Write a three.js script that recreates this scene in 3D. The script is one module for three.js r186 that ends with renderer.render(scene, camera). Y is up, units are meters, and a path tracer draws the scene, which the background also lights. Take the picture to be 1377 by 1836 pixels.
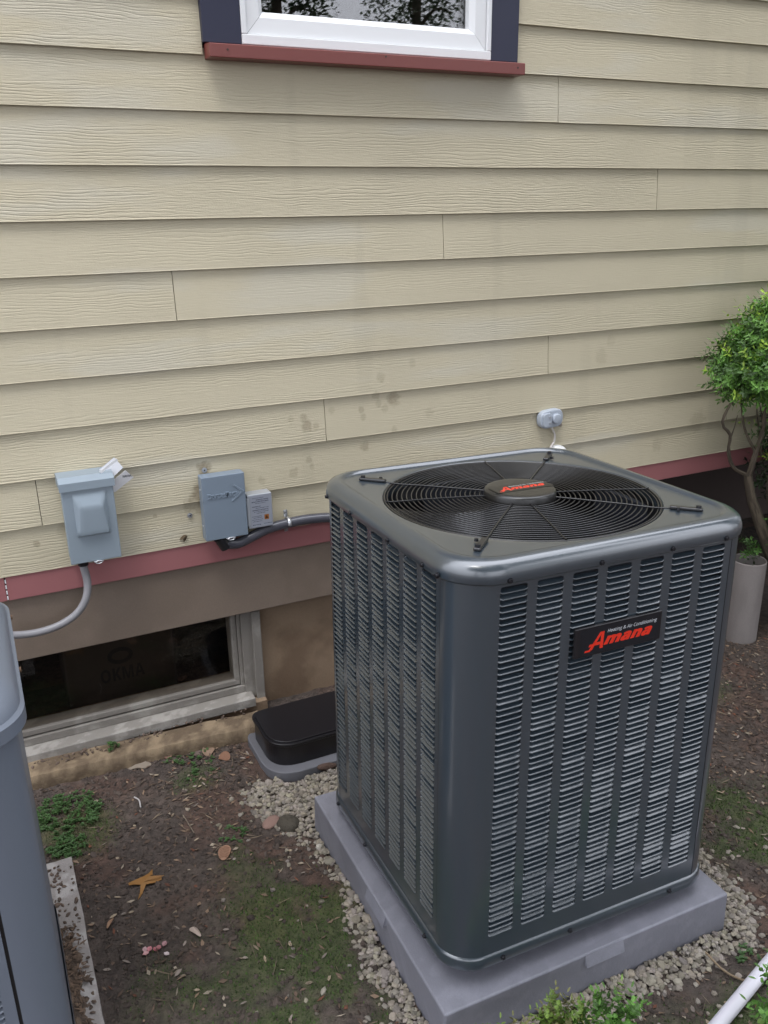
import * as THREE from 'three';
import { RoundedBoxGeometry } from 'three/addons/geometries/RoundedBoxGeometry.js';
import { TextGeometry } from 'three/addons/geometries/TextGeometry.js';
import { FontLoader } from 'three/addons/loaders/FontLoader.js';
import { mergeGeometries, mergeVertices, toCreasedNormals } from 'three/addons/utils/BufferGeometryUtils.js';

// ---------------------------------------------------------------- camera, sky, sun, exposure
const scene = new THREE.Scene();
const camera = new THREE.PerspectiveCamera(61.7, 768 / 1024, 0.05, 400);
camera.position.set(-0.4766, 1.8294, 2.7792);
camera.rotation.set(-0.3411, -0.4462, -0.0152, 'YXZ');
const renderer = new THREE.WebGLRenderer({ antialias: true });
renderer.setSize(768, 1024);
renderer.toneMapping = THREE.LinearToneMapping;
renderer.toneMappingExposure = 2.65;
renderer.shadowMap.enabled = true;
renderer.shadowMap.type = THREE.PCFSoftShadowMap;
{ // overcast sky: brighter overhead than at the horizon, with soft cloud relief
  const W = 256, H = 128, d = new Float32Array(W * H * 4);
  for (let y = 0; y < H; y++) for (let x = 0; x < W; x++) {
    const e = Math.sin(((y + 0.5) / H - 0.5) * Math.PI), a = (x + 0.5) / W * Math.PI * 2;
    const cloud = 1 + 0.07 * Math.sin(3 * a + 4 * e) * Math.sin(7 * e + 2 * Math.cos(a)) + 0.04 * Math.sin(8 * a - 9 * e);
    const L = (e > 0 ? (1 + 1.9 * e) / 2.9 : 0.34) * cloud * 1.6, i = (y * W + x) * 4;
    d[i] = L * 0.95; d[i + 1] = L * 0.985; d[i + 2] = L * 1.08; d[i + 3] = 1;
  }
  const t = new THREE.DataTexture(d, W, H, THREE.RGBAFormat, THREE.FloatType);
  t.mapping = THREE.EquirectangularReflectionMapping; t.magFilter = THREE.LinearFilter; t.minFilter = THREE.LinearFilter; t.needsUpdate = true;
  scene.background = t; scene.environment = t;
}
const sun = new THREE.DirectionalLight(new THREE.Color(1.0, 0.97, 0.92), 0.5);
sun.name = 'sun'; sun.position.set(-1.9, 9.4, 3.4); sun.target.position.set(0.6, 0.5, 0.8);
sun.castShadow = true; sun.shadow.radius = 34; sun.shadow.mapSize.set(2048, 2048);
Object.assign(sun.shadow.camera, { left: -5, right: 5, top: 5, bottom: -5, near: 0.5, far: 30 });
scene.add(sun, sun.target);

// ---------------------------------------------------------------- helpers
let seed = 7;
const rnd = () => { seed = (seed + 0x6D2B79F5) | 0; let t = Math.imul(seed ^ (seed >>> 15), 1 | seed); t = (t + Math.imul(t ^ (t >>> 7), 61 | t)) ^ t; return ((t ^ (t >>> 14)) >>> 0) / 4294967296; };
const rr = (a, b) => a + (b - a) * rnd();
const hash = (x, y, s) => { let h = Math.imul(x, 374761393) + Math.imul(y, 668265263) + Math.imul(s, 2246822519); h = Math.imul(h ^ (h >>> 13), 1274126177); h ^= h >>> 16; return (h >>> 0) / 4294967296; };
// value noise; px, py = period in cells (0: none)
function noise(x, y, s = 0, px = 0, py = 0) {
  const xi = Math.floor(x), yi = Math.floor(y), fx = x - xi, fy = y - yi, u = fx * fx * (3 - 2 * fx), v = fy * fy * (3 - 2 * fy);
  const mx = (i) => px ? ((i % px) + px) % px : i, my = (i) => py ? ((i % py) + py) % py : i;
  const a = hash(mx(xi), my(yi), s), b = hash(mx(xi + 1), my(yi), s), c = hash(mx(xi), my(yi + 1), s), d = hash(mx(xi + 1), my(yi + 1), s);
  return a + (b - a) * u + (c - a) * v + (a - b - c + d) * u * v;
}
function fbm(x, y, s, oct, px = 0, py = 0) { let v = 0, a = 0.5, f = 1; for (let o = 0; o < oct; o++) { v += a * noise(x * f, y * f, s + o * 17, px * f, py * f); a *= 0.5; f *= 2; } return v / (1 - Math.pow(0.5, oct)); }
const clamp = (x, a = 0, b = 1) => Math.min(b, Math.max(a, x)), smooth = (a, b, x) => { const t = clamp((x - a) / (b - a)); return t * t * (3 - 2 * t); }, mix = (a, b, t) => a + (b - a) * t;

const used = new Map();
const numbered = (n) => { const k = used.get(n) ?? 0; used.set(n, k + 1); return k ? n + '_' + String(k).padStart(3, '0') : n; };
function tag(o, label, category, group) { o.userData.label = label; o.userData.category = category; if (group) o.userData.group = group; return o; }
function obj(name, g, m, parent = scene) {
  const o = new THREE.Mesh(Array.isArray(g) ? merge(g) : g, m); o.castShadow = o.receiveShadow = true; o.name = parent === scene ? numbered(name) : name; parent.add(o); return o;
}
function part(parent, name, g, m) { const n = parent.children.filter((c) => c.name === name || c.name.startsWith(name + '_')).length; const o = obj(name, g, m, parent); if (n) o.name = name + '_' + String(n).padStart(3, '0'); return o; }
function thing(name, label, category, [x, y, z] = [0, 0, 0], turn = 0, group) { const o = new THREE.Group(); o.name = numbered(name); o.position.set(x, y, z); o.rotation.y = turn; scene.add(o); return tag(o, label, category, group); }
function merge(list) {
  list = list.map((g) => { const q = g.index ? g.toNonIndexed() : g.clone(); for (const k of Object.keys(q.attributes)) if (!['position', 'normal', 'uv'].includes(k)) q.deleteAttribute(k); if (!q.attributes.uv) q.setAttribute('uv', new THREE.BufferAttribute(new Float32Array(q.attributes.position.count * 2), 2)); return q; });
  return mergeGeometries(list);
}
const at = (g, x, y, z, rx = 0, ry = 0, rz = 0) => { if (rx) g.rotateX(rx); if (ry) g.rotateY(ry); if (rz) g.rotateZ(rz); return g.translate(x, y, z); };
const bx = (w, h, d, r = 0.002) => new RoundedBoxGeometry(w, h, d, 2, Math.min(r, w / 2.01, h / 2.01, d / 2.01));
// box between two corners
const span = (x0, x1, y0, y1, z0, z1, r) => at(bx(x1 - x0, y1 - y0, z1 - z0, r), (x0 + x1) / 2, (y0 + y1) / 2, (z0 + z1) / 2);
const V = (x, y, z) => new THREE.Vector3(x, y, z);
const tube = (pts, r, n = 24, k = 8) => new THREE.TubeGeometry(new THREE.CatmullRomCurve3(pts.map((p) => V(...p))), n, r, k, false);
const cyl = (r0, r1, h, n = 20) => new THREE.CylinderGeometry(r0, r1, h, n);
function taper(pts, r0, r1, n = 16, k = 7) { // tube whose radius runs from r0 to r1
  const c = new THREE.CatmullRomCurve3(pts.map((p) => V(...p))), g = new THREE.TubeGeometry(c, n, 1, k, false), P = g.attributes.position, v = V(0, 0, 0);
  for (let i = 0; i <= n; i++) { const q = c.getPointAt(i / n), r = mix(r0, r1, i / n); for (let j = 0; j <= k; j++) { const a = i * (k + 1) + j; v.fromBufferAttribute(P, a).sub(q).multiplyScalar(r * (0.93 + 0.14 * hash(i, j % k, 5))).add(q); P.setXYZ(a, v.x, v.y, v.z); } }
  g.computeVertexNormals(); return g;
}
// triangle soup with vertex colours
class Soup {
  constructor() { this.p = []; this.c = []; }
  tri(a, b, c, col) { this.p.push(...a, ...b, ...c); for (let i = 0; i < 3; i++) this.c.push(...col); }
  geo() { const g = new THREE.BufferGeometry(); g.setAttribute('position', new THREE.Float32BufferAttribute(this.p, 3)); g.setAttribute('color', new THREE.Float32BufferAttribute(this.c, 3)); g.computeVertexNormals(); return g; }
  leaf(o, dir, up, len, wid, fold, col, curl = 0.15) { // folded leaf from o along dir, up = its upper side
    const side = up.clone().cross(dir).normalize(), n = dir.clone().cross(side).normalize();
    const P = (l, s, h) => [o.x + dir.x * l + side.x * s + n.x * h, o.y + dir.y * l + side.y * s + n.y * h, o.z + dir.z * l + side.z * s + n.z * h];
    const b = P(0, 0, 0), t = P(len, 0, -curl * len), m = P(len * 0.5, 0, -fold * wid), l1 = P(len * 0.3, wid * 0.42, 0), l2 = P(len * 0.68, wid * 0.42, -curl * len * 0.4), r1 = P(len * 0.3, -wid * 0.42, 0), r2 = P(len * 0.68, -wid * 0.42, -curl * len * 0.4);
    this.tri(b, m, l1, col); this.tri(l1, m, l2, col); this.tri(l2, m, t, col); this.tri(b, r1, m, col); this.tri(r1, r2, m, col); this.tri(r2, t, m, col);
  }
}
const ICO = new THREE.IcosahedronGeometry(1, 1), ICO0 = new THREE.IcosahedronGeometry(1, 0);
function stoneInto(s, x, y, z, sx, sy, sz, yaw, col, base = ICO, rough = 0.22, k = (rnd() * 1e6) | 0) { // lumpy stone, same corner = same jitter
  const P = base.attributes.position, cy = Math.cos(yaw), sn = Math.sin(yaw), tx = rr(-0.5, 0.5), pts = [];
  for (let i = 0; i < P.count; i++) {
    let a = P.getX(i), b = P.getY(i), c = P.getZ(i);
    const j = 1 - rough + 2 * rough * hash(Math.round(a * 50) + 1000, Math.round(b * 50) + Math.round(c * 50) * 131 + 5000, k);
    a *= j * sx; b *= j * sy; c *= j * sz; const b2 = b + a * tx * 0.5;
    pts.push([x + a * cy + c * sn, y + b2, z - a * sn + c * cy]);
  }
  for (let i = 0; i < pts.length; i += 3) s.tri(pts[i], pts[i + 1], pts[i + 2], col);
}
function dataTex(W, H, f, ch = 4, srgb = false) {
  const d = new Uint8Array(W * H * 4);
  for (let y = 0; y < H; y++) for (let x = 0; x < W; x++) { const v = f(x, y), i = (y * W + x) * 4; if (typeof v === 'number') d[i] = d[i + 1] = d[i + 2] = clamp(v) * 255; else for (let c = 0; c < 3; c++) d[i + c] = clamp(v[c]) * 255; d[i + 3] = 255; }
  const t = new THREE.DataTexture(d, W, H); t.wrapS = t.wrapT = THREE.RepeatWrapping; t.magFilter = THREE.LinearFilter; t.minFilter = THREE.LinearMipmapLinearFilter; if (srgb) t.colorSpace = THREE.SRGBColorSpace; t.needsUpdate = true; return t;
}
const lin = (r, g, b) => new THREE.Color().setRGB(r, g, b);
const std = (c, roughness, extra = {}) => new THREE.MeshPhysicalMaterial({ color: c, roughness, side: THREE.DoubleSide, ...extra });

// ---------------------------------------------------------------- materials
// embossed cedar grain of the fibre-cement boards: 1.6 m x 0.2 m
const grain = dataTex(2048, 512, (x, y) => {
  const u = x / 2048, v = y / 512;
  const w = fbm(u * 5, v * 3, 11, 4, 5, 3) * 1.5 + 0.35 * fbm(u * 24, v * 6, 12, 2, 24, 6);
  const m = smooth(0.36, 0.62, fbm(u * 6, v * 4, 13, 3, 6, 4));
  const l = Math.abs(Math.sin(Math.PI * (v * 22 + w * 2.4))), f = noise(u * 64, v * 96, 14, 64, 96);
  return 0.35 + 0.55 * m * (Math.pow(1 - l, 2.2) * -0.75 + 0.35) + 0.22 * (f - 0.5) + 0.08 * (noise(u * 512, v * 160, 15, 512, 160) - 0.5);
});
// colour of the whole siding: 4.6 m x 2.4 m from (-1.2, 0.7), mottling, drip stains, a mouldy smear by the box
const stains = [[0.902, 1.166, 0.03, 0.5], [0.83, 1.185, 0.018, 0.35], [0.842, 1.155, 0.014, 0.3], [0.556, 1.105, 0.022, 0.5], [0.548, 1.135, 0.016, 0.4], [0.5, 1.135, 0.013, 0.3], [0.59, 1.1, 0.014, 0.35], [0.655, 1.15, 0.014, 0.25], [0.77, 1.14, 0.014, 0.4], [0.775, 1.113, 0.013, 0.3], [0.865, 1.135, 0.016, 0.25], [0.85, 1.25, 0.018, 0.3], [0.98, 1.29, 0.016, 0.2], [0.78, 1.0, 0.02, 0.4], [0.56, 0.98, 0.014, 0.35], [0.57, 0.955, 0.012, 0.3], [0.5, 0.94, 0.02, 0.3], [0.38, 0.93, 0.016, 0.3], [0.9, 1.05, 0.016, 0.3], [1.05, 1.1, 0.02, 0.2], [1.85, 1.24, 0.035, 0.2], [1.9, 1.3, 0.025, 0.15], [0.155, 0.92, 0.028, 0.75], [0.13, 0.885, 0.032, 0.5], [0.18, 1.0, 0.026, 0.7], [-0.3, 0.86, 0.018, 0.2], [-0.38, 0.83, 0.012, 0.5], [0.0, 0.86, 0.008, 0.5], [0.15, 0.86, 0.02, 0.35], [2.42, 0.9, 0.05, 0.25], [2.2, 0.82, 0.03, 0.2]];
const sidingTint = dataTex(2048, 1024, (x, y) => {
  const X = -1.2 + x / 2048 * 4.6, Y = 0.7 + y / 1024 * 2.4;
  let k = 0.94 + 0.12 * fbm(X * 2.2, Y * 3, 31, 4), r = 0.52, g = 0.465, b = 0.336;
  k *= 0.985 + 0.03 * noise(X * 260, Y * 420, 33);
  const worn = smooth(0.56, 0.74, fbm(X * 1.6 + 9, Y * 8, 35, 4)); r = mix(r, 0.53, worn * 0.35); g = mix(g, 0.51, worn * 0.35); b = mix(b, 0.44, worn * 0.35);
  let s = 0;
  for (const [sx, sy, sr, sa] of stains) { const d = Math.hypot(X - sx, (Y - sy) * 0.9); if (d < sr * 1.8) s = Math.max(s, sa * (1 - smooth(sr * 0.55, sr * 1.15, d + sr * 0.7 * (fbm(X * 70, Y * 70, 37, 3) - 0.5))) * (0.7 + 0.5 * noise(X * 220, Y * 220, 38))); }
  const drip = smooth(0.63, 0.8, fbm(X * 9, Y * 1.4, 39, 3)) * 0.05;
  const t = [r * k, g * k, b * k].map((c, i) => c * (1 - drip) * (1 - s * [0.55, 0.6, 0.66][i]));
  return t.map((c) => Math.pow(c, 1 / 2.2));
}, 4, true);
sidingTint.repeat.set(1 / 4.6, 1 / 2.4); sidingTint.offset.set(1.2 / 4.6, -0.7 / 2.4); sidingTint.channel = 1;
const sidingMats = [0, 1, 2, 3, 4, 5, 6, 7].map((i) => { const b = grain.clone(); b.repeat.set(1 / 1.6, 1 / 0.2); b.offset.set(hash(i, 3, 1), hash(i, 7, 2)); b.needsUpdate = true; return std(lin(1, 1, 1), 0.62, { map: sidingTint, bumpMap: b, bumpScale: [0.0009, 0.0019, 0.0013, 0.0024, 0.0011, 0.0016, 0.002, 0.0012][i] }); });

const speck = dataTex(512, 512, (x, y) => 0.5 + 0.5 * (fbm(x / 512 * 90, y / 512 * 90, 41, 3, 90, 90) - 0.5) + 0.2 * (hash(x, y, 42) - 0.5));
const blotch = (c, c2, s, f = 6, lo = 0.4, hi = 0.65) => { const t = dataTex(512, 512, (x, y) => { const k = smooth(lo, hi, fbm(x / 512 * f, y / 512 * f, s, 5, f, f)), q = 0.93 + 0.14 * hash(x, y, s + 3); return [0, 1, 2].map((i) => Math.pow(clamp(mix(c[i], c2[i], k) * q), 1 / 2.2)); }, 4, true); return t; };
const paint = { ior: 1.92, clearcoat: 1, clearcoatRoughness: 0.13 };
const steel = std(lin(0.027, 0.039, 0.051), 0.3, paint), slatSteel = steel, capSteel = steel;
const oldSteel = std(lin(0.13, 0.149, 0.184), 0.4, { map: null, clearcoat: 0.15, clearcoatRoughness: 0.3 });
const blackMetal = std(lin(0.012, 0.012, 0.014), 0.32, { clearcoat: 0.3, clearcoatRoughness: 0.2 });
const wireMetal = std(lin(0.012, 0.011, 0.011), 0.34, { clearcoat: 0.25, clearcoatRoughness: 0.15 });
const fanMetal = std(lin(0.012, 0.012, 0.014), 0.25, { clearcoat: 0.3, clearcoatRoughness: 0.1 });
const coilMetal = std(lin(0.02, 0.023, 0.032), 0.5);
const screwMetal = std(lin(0.03, 0.03, 0.035), 0.35, { metalness: 0.6 });
const zinc = std(lin(0.55, 0.56, 0.58), 0.35, { metalness: 0.85 });
const boxGrey = std(lin(0.25, 0.3, 0.345), 0.42);
const boxGrey2 = std(lin(0.19, 0.235, 0.29), 0.4);
const hubPlastic = std(lin(0.014, 0.013, 0.012), 0.34, { clearcoat: 0.4, clearcoatRoughness: 0.2 });
const redPaint = std(lin(0.35, 0.142, 0.146), 0.28, { map: null });
const sillRed = std(lin(0.19, 0.05, 0.042), 0.38);
const navy = std(lin(0.016, 0.018, 0.045), 0.4);
const vinyl = std(lin(0.76, 0.77, 0.78), 0.32);
const dustyWhite = std(lin(1, 1, 1), 0.7, { map: blotch([0.22, 0.2, 0.178], [0.31, 0.29, 0.26], 51, 9), bumpMap: speck, bumpScale: 0.0008 });
const sillConc = std(lin(1, 1, 1), 0.85, { map: blotch([0.26, 0.24, 0.215], [0.37, 0.345, 0.315], 53, 11), bumpMap: speck, bumpScale: 0.0012 });
const tan = std(lin(1, 1, 1), 0.6, { map: blotch([0.2, 0.152, 0.117], [0.225, 0.173, 0.135], 55, 5) });
const conc = std(lin(1, 1, 1), 0.9, { map: blotch([0.19, 0.125, 0.078], [0.29, 0.205, 0.135], 57, 5, 0.3, 0.6), bumpMap: speck, bumpScale: 0.002 });
const stone = std(lin(1, 1, 1), 0.92, { map: blotch([0.13, 0.09, 0.055], [0.27, 0.2, 0.125], 59, 9, 0.3, 0.65), bumpMap: speck, bumpScale: 0.003 });
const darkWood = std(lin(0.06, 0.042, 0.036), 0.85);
const roomMat = std(lin(0.11, 0.1, 0.09), 0.9);
const padPlastic = std(lin(1, 1, 1), 0.5, { map: blotch([0.19, 0.19, 0.222], [0.215, 0.215, 0.25], 61, 14), bumpMap: speck, bumpScale: 0.0007 });
const glass = new THREE.MeshPhysicalMaterial({ color: lin(1, 1, 1), roughness: 0.0, transmission: 1, thickness: 0, ior: 1.9, side: THREE.DoubleSide });
const dirtyGlass = new THREE.MeshPhysicalMaterial({ color: lin(0.75, 0.72, 0.68), roughness: 0.05, transmission: 1, thickness: 0, ior: 1.5, side: THREE.DoubleSide });
const soup = (rough, extra = {}) => std(lin(1, 1, 1), rough, { vertexColors: true, ...extra });
const leafMat = soup(0.5, { transmission: 0.4, thickness: 0, specularIntensity: 0.7 });
const bark = std(lin(1, 1, 1), 0.9, { map: blotch([0.075, 0.057, 0.038], [0.14, 0.11, 0.075], 63, 12), bumpMap: speck, bumpScale: 0.004 });
const conduitGrey = std(lin(0.24, 0.235, 0.25), 0.4), conduitDark = std(lin(0.07, 0.07, 0.085), 0.22, { clearcoat: 0.6, clearcoatRoughness: 0.15 });
const blackPlastic = std(lin(0.012, 0.011, 0.013), 0.28), greyPlastic = std(lin(0.13, 0.13, 0.145), 0.7, { bumpMap: speck, bumpScale: 0.001 });
const pvc = std(lin(0.62, 0.6, 0.65), 0.4);

// planar uv in metres (x, y) or along the widest pair of axes
function uvm(g, k = 1, ax = 0, ay = 1) { const P = g.attributes.position, a = new Float32Array(P.count * 2), c = ['getX', 'getY', 'getZ']; for (let i = 0; i < P.count; i++) { a[i * 2] = P[c[ax]](i) * k; a[i * 2 + 1] = P[c[ay]](i) * k; } g.setAttribute('uv', new THREE.BufferAttribute(a, 2)); return g; }

// uv in metres for blocks: runs on from one face to the next
function uvb(g, k = 1) { const P = g.attributes.position, a = new Float32Array(P.count * 2); for (let i = 0; i < P.count; i++) { a[i * 2] = (P.getX(i) + 0.31 * P.getZ(i)) * k; a[i * 2 + 1] = (P.getY(i) + 0.93 * P.getZ(i)) * k; } g.setAttribute('uv', new THREE.BufferAttribute(a, 2)); return g; }

// ---------------------------------------------------------------- ground
// where things lie on the ground, in metres: pad, gravel apron, moss
const PAD = { x: 0.687, z: 1.115, a: -0.0205, w: 0.85 };
const padLocal = (x, z) => { const dx = x - PAD.x, dz = z - PAD.z, c = Math.cos(PAD.a), s = Math.sin(PAD.a); return [dx * c - dz * s, dx * s + dz * c]; };
const GRAVEL = [[0.125, 0.42], [0.125, 0.53], [0.165, 0.60], [0.21, 0.72], [0.235, 0.95], [0.2, 1.15], [0.185, 1.33], [0.2, 1.5], [0.3, 1.61], [0.57, 1.64], [0.9, 1.63], [1.13, 1.62], [1.24, 1.56], [1.27, 1.45], [1.25, 1.2], [1.28, 0.9], [1.26, 0.6], [0.9, 0.42], [0.5, 0.38], [0.2, 0.36]];
function polyDist(P, x, z) { let inside = false, d = 1e9; for (let i = 0, j = P.length - 1; i < P.length; j = i++) { const [x1, z1] = P[i], [x2, z2] = P[j]; if ((z1 > z) !== (z2 > z) && x < (x2 - x1) * (z - z1) / (z2 - z1) + x1) inside = !inside; const t = clamp(((x - x1) * (x2 - x1) + (z - z1) * (z2 - z1)) / ((x2 - x1) ** 2 + (z2 - z1) ** 2)); d = Math.min(d, Math.hypot(x - x1 - t * (x2 - x1), z - z1 - t * (z2 - z1))); } return inside ? -d : d; }
const blob = (x, z, cx, cz, rx, rz) => 1 - smooth(0.45, 1.15, Math.hypot((x - cx) / rx, (z - cz) / rz));
const moss = (x, z) => { const m = Math.max(blob(x, z, 0.08, 1.05, 0.26, 0.3), blob(x, z, -0.02, 1.35, 0.3, 0.3), blob(x, z, -0.2, 1.2, 0.22, 0.3) * 0.75, blob(x, z, 0.05, 0.75, 0.14, 0.14) * 0.6, blob(x, z, 0.85, 1.85, 0.42, 0.2), blob(x, z, 0.55, 1.8, 0.3, 0.2), blob(x, z, 1.45, 1.25, 0.22, 0.28), blob(x, z, 1.62, 1.4, 0.25, 0.3), blob(x, z, 1.2, 1.72, 0.2, 0.06), blob(x, z, 0.13, 0.8, 0.1, 0.1) * 0.7, blob(x, z, -0.42, 0.36, 0.16, 0.15) * 0.8, blob(x, z, 0.0, 0.28, 0.12, 0.08) * 0.6, blob(x, z, 1.9, 0.62, 0.2, 0.14) * 0.6); return m * smooth(0.3, 0.58, fbm(x * 9, z * 9, 71, 4)) ; };
const gh = (x, z) => 0.03 * (fbm(x * 4, z * 4, 73, 4) - 0.5) + 0.012 * (fbm(x * 24, z * 24, 75, 3) - 0.5) + 0.006 * moss(x, z) - 0.006;
{
  const tint = dataTex(2048, 2048, (px, py) => {
    const x = -1 + px / 2048 * 4, z = -0.6 + py / 2048 * 4;
    const m = moss(x, z), n = fbm(x * 7, z * 7, 77, 4), f = fbm(x * 60, z * 60, 79, 3), h = hash(px, py, 80);
    let c = [mix(0.044, 0.086, n), mix(0.032, 0.065, n), mix(0.027, 0.053, n)];
    const red = smooth(0.5, 0.7, fbm(x * 5 + 3, z * 5, 81, 3)); c = [c[0] * (1 + 0.25 * red), c[1], c[2] * (1 - 0.1 * red)];
    const g = [mix(0.03, 0.075, f), mix(0.045, 0.095, f), mix(0.012, 0.026, f)];
    const k = (0.4 + 1.2 * f) * (0.8 + 0.4 * h);
    return c.map((v, i) => Math.pow(mix(v * k, g[i] * (0.8 + 0.4 * h), m * 0.8), 1 / 2.2));
  }, 4, true);
  tint.repeat.set(0.25, 0.25); tint.offset.set(0.25, 0.15);
  const rough = speck.clone(); rough.repeat.set(2.5, 2.5); rough.needsUpdate = true;
  const line = (a, b, step, far) => { const v = []; for (let i = 0, n = Math.round((b - a) / step); i <= n; i++) v.push(a + (b - a) * i / n); for (let d = step * 1.5, p = b; p < far;) { p += d; d *= 1.6; v.push(Math.min(p, far)); } for (let d = step * 1.5, p = a; p > -far;) { p -= d; d *= 1.6; v.unshift(Math.max(p, -far)); } return v; };
  const xs = line(-0.75, 2.7, 0.0085, 70), zs = line(-0.12, 2.0, 0.0085, 70), P = [], U = [], I = [];
  for (const z of zs) for (const x of xs) { P.push(x, gh(x, z), z); U.push(x, z); }
  for (let j = 0; j + 1 < zs.length; j++) for (let i = 0; i + 1 < xs.length; i++) { const a = j * xs.length + i, b = a + xs.length; I.push(a, b, a + 1, a + 1, b, b + 1); }
  const g = new THREE.BufferGeometry(); g.setAttribute('position', new THREE.Float32BufferAttribute(P, 3)); g.setAttribute('uv', new THREE.Float32BufferAttribute(U, 2)); g.setIndex(I); g.computeVertexNormals();
  const o = obj('ground', g, std(lin(1, 1, 1), 0.95, { map: tint, bumpMap: rough, bumpScale: 0.006 })); tag(o, 'bare brown soil with mossy patches between house and units', 'ground'); o.userData.kind = 'structure';
}

// ---------------------------------------------------------------- house
const house = thing('clapboard_house', 'house wall of tan lap siding with red trim above a concrete foundation', 'house');
const S = 0.1524, Y0 = 2.2625, WX0 = -3, WX1 = 5;
function board(x0, x1, i) { // one lap board: thick lower edge forward, upper edge tucked under the next
  const yb = Y0 - i * S, n = Math.max(2, Math.round((x1 - x0) / 0.04)), P = [], U = [], U1 = [], I = [], H = S + 0.02, k = i * 31 + Math.round(x0 * 100);
  const prof = [[-0.0145 - 0.009, H], [-0.0145, H], [-0.0012, 0.0035], [-0.0003, 0.0012], [-0.0014, 0], [-0.0105, 0]];
  for (let s = 0; s <= n; s++) {
    const x = x0 + (x1 - x0) * s / n, w = 0.0022 * (fbm(x * 3, 0.5, k, 3) - 0.5), wz = 0.0022 * (fbm(x * 1.7, 3.5, k + 5, 2) - 0.5);
    prof.forEach(([z, y], j) => { P.push(x, yb + y + (y < 0.01 ? w : 0), z + wz); U.push(x, yb + y); U1.push(x, yb + y); });
  }
  const m = prof.length;
  for (let s = 0; s < n; s++) for (let j = 0; j + 1 < m; j++) { const a = s * m + j, b = a + m; I.push(a, a + 1, b, b, a + 1, b + 1); }
  for (const s of [0, n]) for (let j = 1; j + 1 < m; j++) I.push(s * m, s * m + j, s * m + j + 1);
  let g = new THREE.BufferGeometry(); g.setAttribute('position', new THREE.Float32BufferAttribute(P, 3)); g.setAttribute('uv', new THREE.Float32BufferAttribute(U, 2)); g.setAttribute('uv1', new THREE.Float32BufferAttribute(U1, 2)); g.setIndex(I);
  g = g.toNonIndexed(); g.computeVertexNormals();
  part(house, 'siding_board', g, sidingMats[((i * 3 + Math.round(x0 * 7)) % 8 + 8) % 8]);
}
{
  const joints = { 1: [1.576], 3: [-0.9, 2.075], 4: [1.106], 5: [0.135, 3.2], 6: [-1.6, 2.9], 7: [-0.8, 1.587], 8: [0.629, 3.6], 9: [-0.352, 2.6], 10: [] };
  for (let i = -9; i <= 10; i++) {
    const cuts = [WX0, ...(joints[i] ?? (i <= 0 ? [] : [3.05 - i * 0.1])), WX1];
    if (i <= 0 && i > -8) { board(WX0, 0.284, i); board(1.384, WX1, i); continue; }
    for (let c = 0; c + 1 < cuts.length; c++) board(cuts[c] + (c ? 0.0011 : 0), cuts[c + 1] - (c + 2 < cuts.length ? 0.0011 : 0), i);
  }
  // sheathing behind the boards, with the window opening left free
  part(house, 'sheathing', [span(WX0, 0.3, 0.66, 3.8, -0.14, -0.03), span(1.37, WX1, 0.66, 3.8, -0.14, -0.026), span(0.3, 1.37, 0.66, 2.26, -0.14, -0.026), span(0.3, 1.37, 3.45, 3.8, -0.14, -0.026)], darkWood);
  part(house, 'eave', span(WX0 - 0.3, WX1 + 0.3, 3.8, 3.95, -0.6, 0.12), vinyl);
  // red trim under the siding: two lengths that meet at a caulked joint
  part(house, 'trim_board', span(WX0, -0.489, 0.655, 0.744, -0.026, -0.004, 0.003), redPaint);
  part(house, 'trim_board', span(-0.486, WX1, 0.655, 0.744, -0.026, -0.0045, 0.003), redPaint);
  part(house, 'caulk_line', [0, 1, 2, 3].map((k) => span(-0.4895 + 0.0004 * k, -0.4856 + 0.0003 * k, 0.66 + k * 0.019, 0.672 + k * 0.019, -0.006, -0.0032 + 0.0002 * k, 0.0005)), vinyl);
  part(house, 'skirt_board', uvb(span(WX0, 1.45, 0.428, 0.655, -0.045, -0.02, 0.003), 1.1), tan);
  // foundation and basement window
  part(house, 'foundation_wall', uvb(span(0.352, 1.45, -0.3, 0.43, -0.3, -0.082, 0.004), 1.3), conc);
  part(house, 'foundation_wall', uvb(span(WX0, -1.05, -0.3, 0.43, -0.3, -0.082, 0.004), 1.3), conc);
  part(house, 'foundation_wall', uvb(span(-1.05, 0.352, -0.3, 0.045, -0.3, -0.02, 0.004), 1.3), conc);
  // open, dark crawl space to the right of the air conditioner
  part(house, 'crawl_space_board', [span(1.45, WX1, -0.3, 0.66, -0.8, -0.72), span(1.38, 1.45, -0.3, 0.655, -0.8, -0.3), span(WX1 - 0.1, WX1, -0.3, 0.66, -0.72, -0.03), span(1.45, WX1, 0.662, 0.72, -0.8, -0.15)], darkWood);
}
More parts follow.
